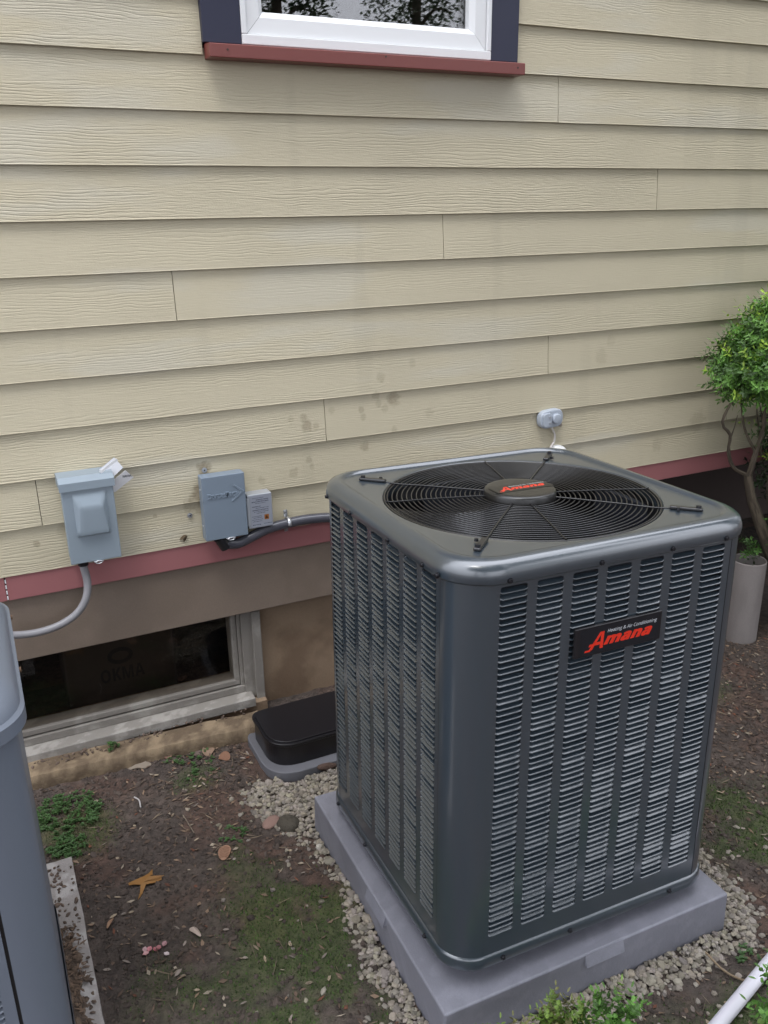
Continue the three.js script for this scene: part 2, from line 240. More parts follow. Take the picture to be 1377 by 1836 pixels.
{ // upper window
  const w = part(house, 'window', span(0.4, 1.275, 3.4, 3.452, -0.12, 0.02), vinyl);
  part(house, 'window_casing', span(0.284, 0.402, 2.294, 3.5, -0.02, 0.012, 0.002), navy);
  part(house, 'window_casing', span(1.272, 1.384, 2.294, 3.5, -0.02, 0.012, 0.002), navy);
  const sill = at(bx(1.1, 0.043, 0.062, 0.003), 0.841, 2.272, 0.019); { const P = sill.attributes.position; for (let i = 0; i < P.count; i++) if (P.getY(i) > 2.28) P.setY(i, P.getY(i) - Math.max(0, P.getZ(i)) * 0.12); }
  const sl = part(house, 'window_sill', sill, sillRed);
  for (const [x, y] of [[0.345, 2.272], [1.36, 2.272], [0.86, 2.28]]) part(sl, 'nail_hole', at(cyl(0.003, 0.003, 0.002, 8), x, y, 0.0505, Math.PI / 2), darkWood);
  part(w, 'frame', [span(0.402, 1.272, 2.294, 2.322, -0.12, 0.018, 0.003), span(0.402, 0.418, 2.322, 3.4, -0.12, 0.018, 0.003), span(1.256, 1.272, 2.322, 3.4, -0.12, 0.018, 0.003)], vinyl);
  // mitred sash rails, sloping in to the pane
  const rail = (pts) => { const [a, b, c, d] = pts, q = []; const z0 = 0.008, z1 = -0.012; // a b outer edge, c d inner edge
    const F = (p, z) => [p[0], p[1], z]; const A = F(a, z0), B = F(b, z0), C = F(c, z1), D = F(d, z1), m1 = F([mix(b[0], c[0], 0.72), mix(b[1], c[1], 0.72)], z0 - 0.003), m2 = F([mix(a[0], d[0], 0.72), mix(a[1], d[1], 0.72)], z0 - 0.003);
    const C2 = F(c, -0.036), D2 = F(d, -0.036), A2 = F(a, -0.036), B2 = F(b, -0.036);
    for (const [p, q1, r, s] of [[A, B, m1, m2], [m2, m1, C, D], [D, C, C2, D2], [B, A, A2, B2]]) q.push(...p, ...q1, ...r, ...p, ...r, ...s);
    const g = new THREE.BufferGeometry(); g.setAttribute('position', new THREE.Float32BufferAttribute(q, 3)); g.computeVertexNormals(); return g; };
  const ox0 = 0.42, ox1 = 1.254, oy0 = 2.324, oy1 = 3.398, ix0 = 0.477, ix1 = 1.2, iy0 = 2.388, iy1 = 3.34, e = 0.0006;
  part(w, 'sash_rail', rail([[ox0 + e, oy0], [ox1 - e, oy0], [ix1 - e, iy0], [ix0 + e, iy0]]), vinyl);
  part(w, 'sash_rail', rail([[ox1, oy0 + e], [ox1, oy1], [ix1, iy1], [ix1, iy0 + e]]), vinyl);
  part(w, 'sash_rail', rail([[ox0, oy1], [ox0, oy0 + e], [ix0, iy0 + e], [ix0, iy1]]), vinyl);
  part(w, 'sash_rail', rail([[ox1, oy1], [ox0, oy1], [ix0, iy1], [ix1, iy1]]), vinyl);
  part(w, 'glass_pane', at(new THREE.PlaneGeometry(0.735, 0.965), (ix0 + ix1) / 2, (iy0 + iy1) / 2, -0.03), glass);
  part(w, 'glass_pane', at(new THREE.PlaneGeometry(0.735, 0.965), (ix0 + ix1) / 2, (iy0 + iy1) / 2, -0.046), glass);
  // the dim room behind it
  part(house, 'room_wall', [span(-1.2, 2.9, 1.0, 3.75, -3.3, -3.2), span(-1.2, -1.1, 1.0, 3.75, -3.2, -0.145), span(2.8, 2.9, 1.0, 3.75, -3.2, -0.145), span(-1.1, 2.8, 1.0, 1.1, -3.2, -0.145), span(-1.1, 2.8, 3.66, 3.75, -3.2, -0.145)], roomMat);
}
{ // basement window in its recess
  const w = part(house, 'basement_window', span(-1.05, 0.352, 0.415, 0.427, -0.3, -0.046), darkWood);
  part(w, 'jamb', uvb(span(0.278, 0.3515, 0.05, 0.415, -0.16, -0.055, 0.004), 1.7), dustyWhite);
  part(w, 'jamb_casing', uvb(span(0.318, 0.3515, 0.03, 0.415, -0.0552, -0.043, 0.003), 1.7), dustyWhite);
  part(w, 'jamb', uvb(span(-1.05, -0.98, 0.05, 0.415, -0.16, -0.055, 0.004), 1.7), dustyWhite);
  part(w, 'sill', uvb(span(-1.05, 0.3, 0.04, 0.078, -0.16, -0.0, 0.004), 2.2), sillConc);
  part(w, 'frame', uvb(merge([span(-0.98, 0.278, 0.0785, 0.108, -0.15, -0.058, 0.003), span(0.264, 0.278, 0.108, 0.415, -0.15, -0.062, 0.003)]), 1.7), dustyWhite);
  part(w, 'sash', uvb(merge([span(-0.98, 0.262, 0.113, 0.134, -0.14, -0.066, 0.003), span(0.243, 0.2625, 0.134, 0.415, -0.14, -0.066, 0.003)]), 1.7), dustyWhite);
  part(w, 'glass_pane', at(new THREE.PlaneGeometry(1.225, 0.285), -0.37, 0.274, -0.082), dirtyGlass);
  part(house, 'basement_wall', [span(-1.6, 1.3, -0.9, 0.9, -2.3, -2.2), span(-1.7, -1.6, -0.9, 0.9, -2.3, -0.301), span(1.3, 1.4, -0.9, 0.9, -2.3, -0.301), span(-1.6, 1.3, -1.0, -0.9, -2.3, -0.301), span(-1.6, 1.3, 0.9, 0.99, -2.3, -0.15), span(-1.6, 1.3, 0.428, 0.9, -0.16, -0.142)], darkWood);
}
{ // carton behind the basement glass, with faint lettering
  const c = document.createElement('canvas'); c.width = 512; c.height = 256; const x = c.getContext('2d'); x.fillStyle = '#6b5a48'; x.fillRect(0, 0, 512, 256); x.fillStyle = '#221c18'; x.font = 'bold 74px sans-serif'; x.textAlign = 'center'; x.fillText('OKMA', 256, 178);
  x.beginPath(); x.ellipse(256, 78, 62, 34, 0, 0, 7); x.fill(); x.fillStyle = '#6b5a48'; x.beginPath(); x.ellipse(256, 78, 42, 18, 0, 0, 7); x.fill();
  const t = new THREE.CanvasTexture(c); t.colorSpace = THREE.SRGBColorSpace;
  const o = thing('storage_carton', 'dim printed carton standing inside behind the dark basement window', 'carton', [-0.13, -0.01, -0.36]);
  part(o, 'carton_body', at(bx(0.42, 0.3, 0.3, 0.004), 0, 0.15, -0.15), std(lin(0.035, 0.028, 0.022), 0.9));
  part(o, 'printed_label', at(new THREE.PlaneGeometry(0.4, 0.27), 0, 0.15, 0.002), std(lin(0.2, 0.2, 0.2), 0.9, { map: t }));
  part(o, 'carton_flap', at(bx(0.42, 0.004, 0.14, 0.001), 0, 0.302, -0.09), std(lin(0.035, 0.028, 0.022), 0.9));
}
{ // stone curb under the basement window, worn and broken on top
  const g = new THREE.BoxGeometry(1.5, 0.075, 0.1, 90, 4, 6), P = g.attributes.position;
  for (let i = 0; i < P.count; i++) { const x = P.getX(i), y = P.getY(i), z = P.getZ(i), n = fbm(x * 9, z * 30 + y * 20, 91, 4) - 0.5, e = y > 0.03 && z > 0.045 ? 1 : 0; P.setXYZ(i, x, y + (y > 0.03 ? n * 0.014 - e * 0.006 * hash(Math.round(x * 50), 1, 9) : 0), z + (z > 0 ? n * 0.012 - e * 0.008 : 0)); }
  g.computeVertexNormals();
  const o = thing('stone_curb', 'worn tan stone curb along the ground below the basement window', 'curb', [-0.46, 0.012, 0.04], -0.075);
  part(o, 'curb_stone', uvb(g, 2.4), stone);
}

// ---------------------------------------------------------------- plastic equipment pad
{
  const o = thing('equipment_pad', 'grey lavender moulded pad under the large air conditioner', 'equipment pad', [PAD.x, 0, PAD.z], PAD.a);
  const b = new RoundedBoxGeometry(0.85, 0.13, 0.85, 3, 0.006), P = b.attributes.position;
  for (let i = 0; i < P.count; i++) { const k = P.getY(i) < 0 ? 1.006 : 1; P.setX(i, P.getX(i) * k); P.setZ(i, P.getZ(i) * k); }
  b.translate(0, 0.045, 0);
  part(o, 'pad_slab', uvb(b, 2), padPlastic);
  const wedge = (len) => { const s = new THREE.Shape([[0, 0], [0.002, 0.0], [0.012, -0.03], [0, -0.03]].map((p) => new THREE.Vector2(...p))); const g = new THREE.ExtrudeGeometry(s, { depth: len, bevelEnabled: false, steps: 1 }); return g.translate(0, 0, -len / 2); };
  part(o, 'edge_tab', at(wedge(0.115), 0.02, 0.1085, 0.4235, 0, -Math.PI / 2), padPlastic);
  part(o, 'edge_tab', at(wedge(0.115), -0.4235, 0.1085, 0.05, 0, Math.PI), padPlastic);
}

// ---------------------------------------------------------------- air conditioner
const B = 0.3888, R = 0.0843, FLAT = B - R, YB = 0.163, YT = 1.116;
const ac = thing('air_conditioner', 'large new slate grey louvered air conditioner with round fan grille on top', 'air conditioner', [0.688, 0.002, 1.119]);
ac.rotation.set(-0.0255, -0.0193, -0.0178, 'YXZ'); // it stands a little out of level
const PITCH = 0.01402, ROWS = 62, LY1 = 1.0965, COLW = 0.0655, COLP = 0.0885;
function panelGeo(shift, w0, w1) { // flat sheet with seven slotted columns
  const s = new THREE.Shape([[w0, YB + 0.005], [w1, YB + 0.005], [w1, YT], [w0, YT]].map((p) => new THREE.Vector2(...p)));
  for (let c = 0; c < 7; c++) { const x = (c - 3) * COLP + shift, a = x - COLW / 2, b = x + COLW / 2, y0 = LY1 - ROWS * PITCH, y1 = LY1, r = 0.007; const h = new THREE.Path(); h.moveTo(a + r, y0); h.lineTo(b - r, y0); h.quadraticCurveTo(b, y0, b, y0 + r); h.lineTo(b, y1 - r); h.quadraticCurveTo(b, y1, b - r, y1); h.lineTo(a + r, y1); h.quadraticCurveTo(a, y1, a, y1 - r); h.lineTo(a, y0 + r); h.quadraticCurveTo(a, y0, a + r, y0); s.holes.push(h); }
  return new THREE.ExtrudeGeometry(s, { depth: 0.002, bevelEnabled: true, bevelSize: 0.0008, bevelThickness: 0.0008, bevelSegments: 1, curveSegments: 4 }).translate(0, 0, -0.0028);
}
// slat: from the inner top edge down and out to a rolled lip, ends pinched into the sheet
function slatGeo(tilt) {
  const prof = [[-0.0098, 0.0062 + tilt], [-0.005, 0.004 + tilt * 0.45], [-0.0012, 0.0019], [0.0008, 0.0009], [0.0017, -0.0004], [0.0006, -0.0014]], xs = [-COLW / 2 - 0.001, -COLW / 2 + 0.0055, COLW / 2 - 0.0055, COLW / 2 + 0.001], P = [], I = [];
  xs.forEach((x, s) => prof.forEach(([z, y], j) => { const end = s === 0 || s === 3; P.push(x, y + (end && j > 1 ? 0.0024 : 0), end ? z * 0.25 - 0.0006 : z); }));
  const m = prof.length; for (let s = 0; s < 3; s++) for (let j = 0; j + 1 < m; j++) { const a = s * m + j, b = a + m; I.push(a, a + 1, b, b, a + 1, b + 1); }
  const g = new THREE.BufferGeometry(); g.setAttribute('position', new THREE.Float32BufferAttribute(P, 3)); g.setIndex(I); g.computeVertexNormals(); return g;
}
const slats = [-0.0016, -0.0009, -0.0004, 0, 0.0004, 0.0009, 0.0015].map(slatGeo);
{
  const seamL = 0.3055;
  // four faces; the front one runs round the left corner to a seam on the left face
  const faces = [['front_panel', 0, B, 0, 0.0, -FLAT, 0.316], ['left_panel', 0, B, -Math.PI / 2, -0.013, -0.318, 0.3045], ['back_panel', 0, B, Math.PI, 0, -FLAT, FLAT], ['right_panel', 0, B, Math.PI / 2, 0, -FLAT, FLAT]];
  const rest = [];
  let singles = 0;
  faces.forEach(([name, , , turn, shift, w0, w1], f) => {
    const g = panelGeo(shift, w0, w1); g.translate(0, 0, B); if (f === 1) g.translate(0, 0, -0.001); g.rotateY(turn); part(ac, name, g, steel);
    if (f > 1) { // far sides, never seen close: their slats as one sheet of blades each
      for (let c = 0; c < 7; c++) for (let r = 0; r < ROWS; r += 1) { const q = slats[3].clone(); q.translate((c - 3) * COLP, LY1 - (r + 1) * PITCH, B); q.rotateY(turn); if (r % 2 === 0) rest.push(q); }
      return;
    }
    for (let r = 0; r < ROWS; r++) for (let c = 0; c < 7; c++) {
      const x = (c - 3) * COLP + shift, y = LY1 - (r + 1) * PITCH, k = hash(r, c + f * 9, 21), geo = slats[clamp(Math.floor(k * 7), 0, 6)];
      if (f === 0 && singles < 300) { const s = new THREE.Mesh(geo, slatSteel); s.castShadow = s.receiveShadow = true; s.name = singles ? 'louver_slat_' + String(singles).padStart(3, '0') : 'louver_slat'; singles++; s.position.set(x, y, B); ac.add(s); }
      else { const q = geo.clone(); q.translate(x, y, B); q.rotateY(turn); rest.push(q); }
    }
  });
  const st = part(ac, 'louver_slats', rest, slatSteel); st.userData.kind = 'stuff';
  // rounded corner posts
  const corner = (cx, cz, a0, extra) => { const n = 14, P = [], I = []; const pts = []; for (let i = 0; i <= n; i++) { const t = a0 + Math.PI / 2 * i / n; pts.push([cx + R * Math.cos(t), cz + R * Math.sin(t), Math.cos(t), Math.sin(t)]); } if (extra) pts.push(...extra);
    pts.forEach(([x, z]) => { P.push(x, YB + 0.005, z, x, YT, z); }); for (let i = 0; i + 1 < pts.length; i++) I.push(i * 2, i * 2 + 1, i * 2 + 2, i * 2 + 2, i * 2 + 1, i * 2 + 3); const g = new THREE.BufferGeometry(); g.setAttribute('position', new THREE.Float32BufferAttribute(P, 3)); g.setIndex(I); g.computeVertexNormals(); return g; };
  part(ac, 'corner_post', corner(FLAT, FLAT, 0), steel);
  part(ac, 'corner_post', corner(-FLAT, FLAT, Math.PI / 2), steel);
  part(ac, 'corner_post', corner(-FLAT, -FLAT, Math.PI), steel);
  part(ac, 'corner_post', corner(FLAT, -FLAT, Math.PI * 1.5), steel);
  part(ac, 'seam_strip', span(-B + 0.0005, -B + 0.004, YB + 0.01, YT, FLAT - 0.003, FLAT + 0.0015, 0.0005), blackMetal);
  part(ac, 'seam_strip', span(0.318, 0.3195, YB + 0.01, YT, B - 0.003, B - 0.0004, 0.0004), blackMetal);
  // base pan: flange round the foot and a recessed tray
  const loop = (b, r, n = 10) => { const q = []; for (const [sx, sz, a] of [[1, 1, 0], [-1, 1, 1], [-1, -1, 2], [1, -1, 3]]) for (let i = 0; i <= n; i++) { const t = (a + i / n) * Math.PI / 2; q.push([sx * (b - r) + r * Math.cos(t), sz * (b - r) + r * Math.sin(t)]); } return q; };
  const rings = (list, close) => { const P = [], I = [], L = list.map(([b, r, y]) => loop(b, r).map(([x, z]) => [x, y, z])), n = L[0].length; L.forEach((q) => q.forEach((p) => P.push(...p))); for (let k = 0; k + 1 < L.length; k++) for (let i = 0; i < n; i++) { const a = k * n + i, b = k * n + (i + 1) % n; I.push(a, a + n, b, b, a + n, b + n); } const g = new THREE.BufferGeometry(); g.setAttribute('position', new THREE.Float32BufferAttribute(P, 3)); g.setIndex(I); g.computeVertexNormals(); return g; };
  part(ac, 'base_pan', rings([[B - 0.01, R - 0.01, YB + 0.02], [B + 0.001, R, YB + 0.012], [B + 0.005, R + 0.004, YB + 0.006], [B + 0.006, R + 0.005, YB - 0.016], [B + 0.002, R, YB - 0.022], [B - 0.03, R, YB - 0.026], [B - 0.045, R, 0.118], [0.05, 0.03, 0.118]]), steel);
  part(ac, 'condenser_coil', [0, 1, 2, 3].map((k) => at(bx(0.66, YT - YB - 0.03, 0.03, 0.004), 0, (YT + YB) / 2, 0.335).rotateY(k * Math.PI / 2)), coilMetal);
  // top cap: rolled skirt, raised square border, dished plate, round opening
  const CB = B + 0.013, N = 192, prof = [[0.016, -0.009], [0.003, -0.01], [0, -0.006], [0, 0.006], [0.0013, 0.016], [0.005, 0.0255], [0.0115, 0.0325], [0.02, 0.0365], [0.03, 0.0382], [0.0365, 0.0378], [0.0398, 0.0322], [0.044, 0.0305]].map(([i, y]) => [i, YT + y]);
  const P = [], I = [], sq = (ins, th, rad) => { // point of a rounded square of half width CB-ins along direction th
    const b = CB - ins, r = Math.max(rad - ins * 0.55, 0.03), c = Math.cos(th), s = Math.sin(th), ax = Math.abs(c), az = Math.abs(s); let t = b / Math.max(ax, az); const x = ax * t, z = az * t, k = b - r; if (x > k && z > k) { const dot = (ax + az) * k, q = 2 * k * k - r * r; t = dot + Math.sqrt(dot * dot - q); } return [c * t, s * t]; };
  const FR = 0.3435; let rows = 0;
  const push = (f) => { for (let i = 0; i < N; i++) P.push(...f(i / N * Math.PI * 2)); rows++; };
  for (const [ins, y] of prof) push((t) => { const [x, z] = sq(ins, t, 0.115); return [x, y, z]; });
  for (const k of [0.25, 0.55, 0.85]) push((t) => { const [x, z] = sq(0.044, t, 0.115), r = Math.hypot(x, z), q = mix(r, FR + 0.006, k) / r; return [x * q, mix(YT + 0.0305, YT + 0.0298, k), z * q]; });
  for (const [r, y] of [[FR + 0.003, YT + 0.0296], [FR, YT + 0.027], [FR - 0.003, YT + 0.022], [FR - 0.005, YT]]) push((t) => [r * Math.cos(t), y, r * Math.sin(t)]);
  for (let k = 0; k + 1 < rows; k++) for (let i = 0; i < N; i++) { const a = k * N + i, b = k * N + (i + 1) % N; I.push(a, a + N, b, b, a + N, b + N); }
  const cap = new THREE.BufferGeometry(); cap.setAttribute('position', new THREE.Float32BufferAttribute(P, 3)); cap.setIndex(I); cap.computeVertexNormals();
  part(ac, 'top_cap', cap, capSteel);
  // fan guard: concentric wire rings, spokes, four long arms screwed to the corners
  const guard = part(ac, 'fan_guard', new THREE.TorusGeometry(FR - 0.004, 0.0028, 6, 96).rotateX(Math.PI / 2).translate(0, YT + 0.0265, 0), wireMetal);
  const gy = (r) => YT + 0.026 + 0.004 * (1 - (r / FR) ** 2);
  for (let k = 0; k < 21; k++) { const r = 0.088 + (FR - 0.011 - 0.088) * k / 20; part(guard, 'guard_ring', new THREE.TorusGeometry(r, 0.0018, 5, 80).rotateX(Math.PI / 2).translate(0, gy(r), 0), wireMetal); }
  for (let k = 0; k < 8; k++) {
    const a = k * Math.PI / 4 + (k % 2 ? 0 : Math.PI / 11), long = k % 2, end = long ? 0.4 : FR - 0.003, pts = [0.08, 0.16, 0.25, FR - 0.01, end].map((r, i) => [Math.cos(a) * r, i === 4 ? (long ? YT + 0.036 : YT + 0.031) : gy(r) + 0.003, Math.sin(a) * r]);
    part(guard, 'guard_spoke', tube(pts, long ? 0.0022 : 0.0017, 20, 6), wireMetal);
    if (long) { const f = part(guard, 'guard_foot', at(bx(0.075, 0.007, 0.016, 0.003), 0.395, YT + 0.0345, 0).rotateY(-a), blackMetal); part(ac, 'screw', [at(cyl(0.006, 0.0065, 0.009, 8), 0.422, YT + 0.039, 0).rotateY(-a), at(cyl(0.0045, 0.005, 0.006, 8), 0.377, YT + 0.036, 0.015).rotateY(-a)], screwMetal); }
  }
  const hub = part(ac, 'hub_cap', new THREE.LatheGeometry([[0.001, 0.027], [0.07, 0.027], [0.082, 0.026], [0.087, 0.0235], [0.0895, 0.0195], [0.091, 0.004], [0.091, 0], [0.05, -0.003]].map((p) => new THREE.Vector2(...p)), 64).translate(0, YT + 0.023, 0), hubPlastic);
  const logo = (bg) => { const c = document.createElement('canvas'); c.width = 1024; c.height = 320; const x = c.getContext('2d'); if (bg) { x.fillStyle = bg; x.fillRect(0, 0, 1024, 320); }
    x.save(); x.transform(1, 0, -0.38, 1, 150, 0); x.fillStyle = '#d8301c'; x.font = 'bold 280px sans-serif'; x.fillText('A', 60, 268); x.fillRect(44, 196, 70, 30); x.fillRect(16, 262, 72, 22);
    x.font = 'bold 190px sans-serif'; x.setTransform(1.2, 0, -0.42, 0.86, 150, 40); x.fillText('mana', 196, 226); x.strokeStyle = '#d8301c'; x.lineWidth = 14; x.strokeText('mana', 196, 226); x.restore();
    x.save(); x.transform(1, 0, -0.2, 1, 20, 0); x.fillStyle = '#cfd2d6'; x.font = '56px sans-serif'; x.fillText('Heating & Air Conditioning', 335, 96, 650); x.restore(); const t = new THREE.CanvasTexture(c); t.colorSpace = THREE.SRGBColorSpace; return t; };
  part(hub, 'logo_print', at(new THREE.PlaneGeometry(0.163, 0.051).rotateX(-Math.PI / 2), 0.002, YT + 0.0507, 0.0), std(lin(1, 1, 1), 0.3, { map: logo('#1e1d1b') }));
  const badge = part(ac, 'name_badge', at(bx(0.236, 0.07, 0.008, 0.0025), 0.004, 0.934, B + 0.006), blackPlastic);
  part(badge, 'logo_print', at(new THREE.PlaneGeometry(0.214, 0.0625), 0.007, 0.934, B + 0.0106), std(lin(1, 1, 1), 0.35, { map: logo('#15161c') }));
  // fan below the guard
  const blade = (a) => { const P = [], I = [], nu = 8, nv = 10; for (let i = 0; i <= nu; i++) for (let j = 0; j <= nv; j++) { const r = mix(0.05, 0.318, i / nu), w = mix(0.85, 1.35, smooth(0, 1, i / nu)), t = a + (j / nv - 0.5) * w + 0.25 * (i / nu) ** 2, y = YT - 0.045 + (j / nv - 0.5) * mix(0.1, 0.075, i / nu); P.push(r * Math.cos(t), y, r * Math.sin(t)); } for (let i = 0; i < nu; i++) for (let j = 0; j < nv; j++) { const q = i * (nv + 1) + j; I.push(q, q + 1, q + nv + 1, q + nv + 1, q + 1, q + nv + 2); } const g = new THREE.BufferGeometry(); g.setAttribute('position', new THREE.Float32BufferAttribute(P, 3)); g.setIndex(I); g.computeVertexNormals(); return g; };
  for (const a of [0.6, 2.7, 4.8]) part(ac, 'fan_blade', blade(a), fanMetal);
  part(ac, 'fan_motor', [at(cyl(0.075, 0.075, 0.14, 24), 0, YT - 0.05, 0), at(cyl(0.05, 0.05, 0.05, 24), 0, YT + 0.01, 0)], blackMetal);
  part(ac, 'fan_shroud', rings([[FR - 0.006, FR - 0.007, YT + 0.001], [FR - 0.008, FR - 0.009, YT - 0.11], [B - 0.04, R, YT - 0.13]], 1), blackMetal);
  // screws along the skirt and the base
  const hex = (x, y, z, turn) => part(ac, 'screw', [at(new THREE.CylinderGeometry(0.0046, 0.005, 0.0055, 6), 0, 0, 0.003, Math.PI / 2), at(cyl(0.0064, 0.0064, 0.0015, 12), 0, 0, 0.0008, Math.PI / 2)].map((g) => g.rotateY(turn).translate(x, y, z)), screwMetal);
  for (const u of [-0.285, -0.06, 0.13, 0.285]) hex(u, YT - 0.002, B + 0.012, 0);
  for (const v of [-0.3, -0.14, 0.08, 0.25, 0.315]) hex(-B - 0.012, YT - 0.002, v, -Math.PI / 2);
  for (const u of [-0.26, -0.07, 0.24]) hex(u, YB - 0.004, B + 0.006, 0);
  for (const v of [-0.3, -0.1, 0.26]) hex(-B - 0.006, YB - 0.004, v, -Math.PI / 2);
}

// ---------------------------------------------------------------- older unit at the left edge
{
  const o = thing('old_air_conditioner', 'older pale blue grey air conditioner cut off by the left edge', 'air conditioner', [-0.857, 0, 1.0]);
  const hx = 0.352, hz = 0.307, r = 0.085, y0 = 0.075, y1 = 0.945;
  const loop = (bx_, bz, rad, n = 12) => { const q = []; for (const [sx, sz, a] of [[1, 1, 0], [-1, 1, 1], [-1, -1, 2], [1, -1, 3]]) for (let i = 0; i <= n; i++) { const t = (a + i / n) * Math.PI / 2; q.push([sx * (bx_ - rad) + rad * Math.cos(t), sz * (bz - rad) + rad * Math.sin(t)]); } return q; };
  const rings = (list, fill) => { const P = [], I = [], L = list.map(([d, rad, y]) => loop(hx + d, hz + d, rad).map(([x, z]) => [x, y, z])), n = L[0].length; L.forEach((q) => q.forEach((p) => P.push(...p))); for (let k = 0; k + 1 < L.length; k++) for (let i = 0; i < n; i++) { const a = k * n + i, b = k * n + (i + 1) % n; I.push(a, a + n, b, b, a + n, b + n); } if (fill) { const c = P.length / 3; P.push(0, list.at(-1)[2], 0); const s = (L.length - 1) * n; for (let i = 0; i < n; i++) I.push(s + i, c, s + (i + 1) % n); } const g = new THREE.BufferGeometry(); g.setAttribute('position', new THREE.Float32BufferAttribute(P, 3)); g.setIndex(I); g.computeVertexNormals(); return g; };
  // corner post that wraps the right front corner; louvered front sheet; other sides
  const q = loop(hx, hz, r), sheet = (pts) => { const P = [], I = []; pts.forEach(([x, z]) => P.push(x, y0, z, x, y1, z)); for (let i = 0; i + 1 < pts.length; i++) I.push(i * 2, i * 2 + 1, i * 2 + 2, i * 2 + 2, i * 2 + 1, i * 2 + 3); const g = new THREE.BufferGeometry(); g.setAttribute('position', new THREE.Float32BufferAttribute(P, 3)); g.setIndex(I); g.computeVertexNormals(); return g; };
  part(o, 'corner_post', sheet([[hx, -0.2], ...q.slice(0, 13)]), oldSteel);
  part(o, 'side_panel', sheet([[-hx + r, hz], ...q.slice(13, 52), [hx, -0.205]]), oldSteel);
  part(o, 'seam_strip', span(hx - r - 0.008, hx - r + 0.002, y0, y1, hz - 0.012, hz - 0.004, 0.001), blackMetal);
  const s = new THREE.Shape([[-hx + r, y0], [hx - r - 0.007, y0], [hx - r - 0.007, y1], [-hx + r, y1]].map((p) => new THREE.Vector2(...p)));
  const cols = 5, cw = 0.075, cp = 0.098;
  for (let c = 0; c < cols; c++) { const x1 = hx - r - 0.03 - c * cp, x0 = x1 - cw; s.holes.push(new THREE.Path([[x0, 0.12], [x1, 0.12], [x1, 0.66], [x0, 0.66]].map((p) => new THREE.Vector2(...p)))); }
  part(o, 'front_panel', new THREE.ExtrudeGeometry(s, { depth: 0.002, bevelEnabled: false }).translate(0, 0, hz - 0.002), oldSteel);
  const rest = []; let n = 0;
  for (let c = 0; c < cols; c++) for (let k = 0; k < 36; k++) { const g = slats[3].clone().scale(cw / COLW, 1, 1).translate(hx - r - 0.03 - c * cp - cw / 2, 0.66 - (k + 1) * 0.015, hz); if (c < 1) part(o, 'louver_slat', g, oldSteel); else rest.push(g); }
  part(o, 'louver_slats', rest, oldSteel).userData.kind = 'stuff';
  part(o, 'condenser_coil', at(bx(0.6, 0.8, 0.02, 0.003), 0, 0.5, hz - 0.05), coilMetal);
  part(o, 'base_pan', rings([[0.004, r + 0.004, 0.085], [0.006, r + 0.006, 0.06], [-0.03, r, 0.05]]), oldSteel);
  part(o, 'top_cap', toCreasedNormals(rings([[-0.01, r, 0.935], [0.016, r + 0.016, 0.934], [0.019, r + 0.019, 0.937], [0.019, r + 0.022, 0.964], [0.0125, r + 0.028, 0.967], [0.01, r + 0.03, 0.978], [0.0, r + 0.04, 0.998], [-0.024, r + 0.05, 1.012], [-0.07, r + 0.05, 1.019], [-0.12, r, 1.018]], true), 0.7), oldSteel);
  for (const [x, z, t] of [[hx + 0.019, 0.05, Math.PI / 2], [hx + 0.019, -0.22, Math.PI / 2]]) part(o, 'screw', at(cyl(0.005, 0.006, 0.008, 6), x, 0.945, z, 0, 0, Math.PI / 2), std(lin(0.2, 0.12, 0.07), 0.7));
}
{ // its concrete slab, half buried
  const g = new THREE.BoxGeometry(0.9, 0.09, 0.96, 40, 3, 48), P = g.attributes.position;
  for (let i = 0; i < P.count; i++) { const x = P.getX(i), y = P.getY(i), z = P.getZ(i), e = Math.abs(x) > 0.44 || Math.abs(z) > 0.47; P.setXYZ(i, x + (Math.abs(x) > 0.44 ? 0.005 * (fbm(z * 20, y * 20, 93, 3) - 0.5) : 0), y + (y > 0.04 ? 0.004 * (fbm(x * 20, z * 20, 94, 3) - 0.5) - (e ? 0.004 : 0) : 0), z); }
  g.computeVertexNormals();
  const o = thing('concrete_slab', 'grey concrete slab strewn with dirt under the older left unit', 'slab', [-0.888, -0.014, 0.992]);
  part(o, 'slab_block', uvm(g, 2.6, 0, 2), std(lin(1, 1, 1), 0.9, { map: blotch([0.29, 0.265, 0.25], [0.4, 0.375, 0.36], 65, 10), bumpMap: speck, bumpScale: 0.002 }));
}

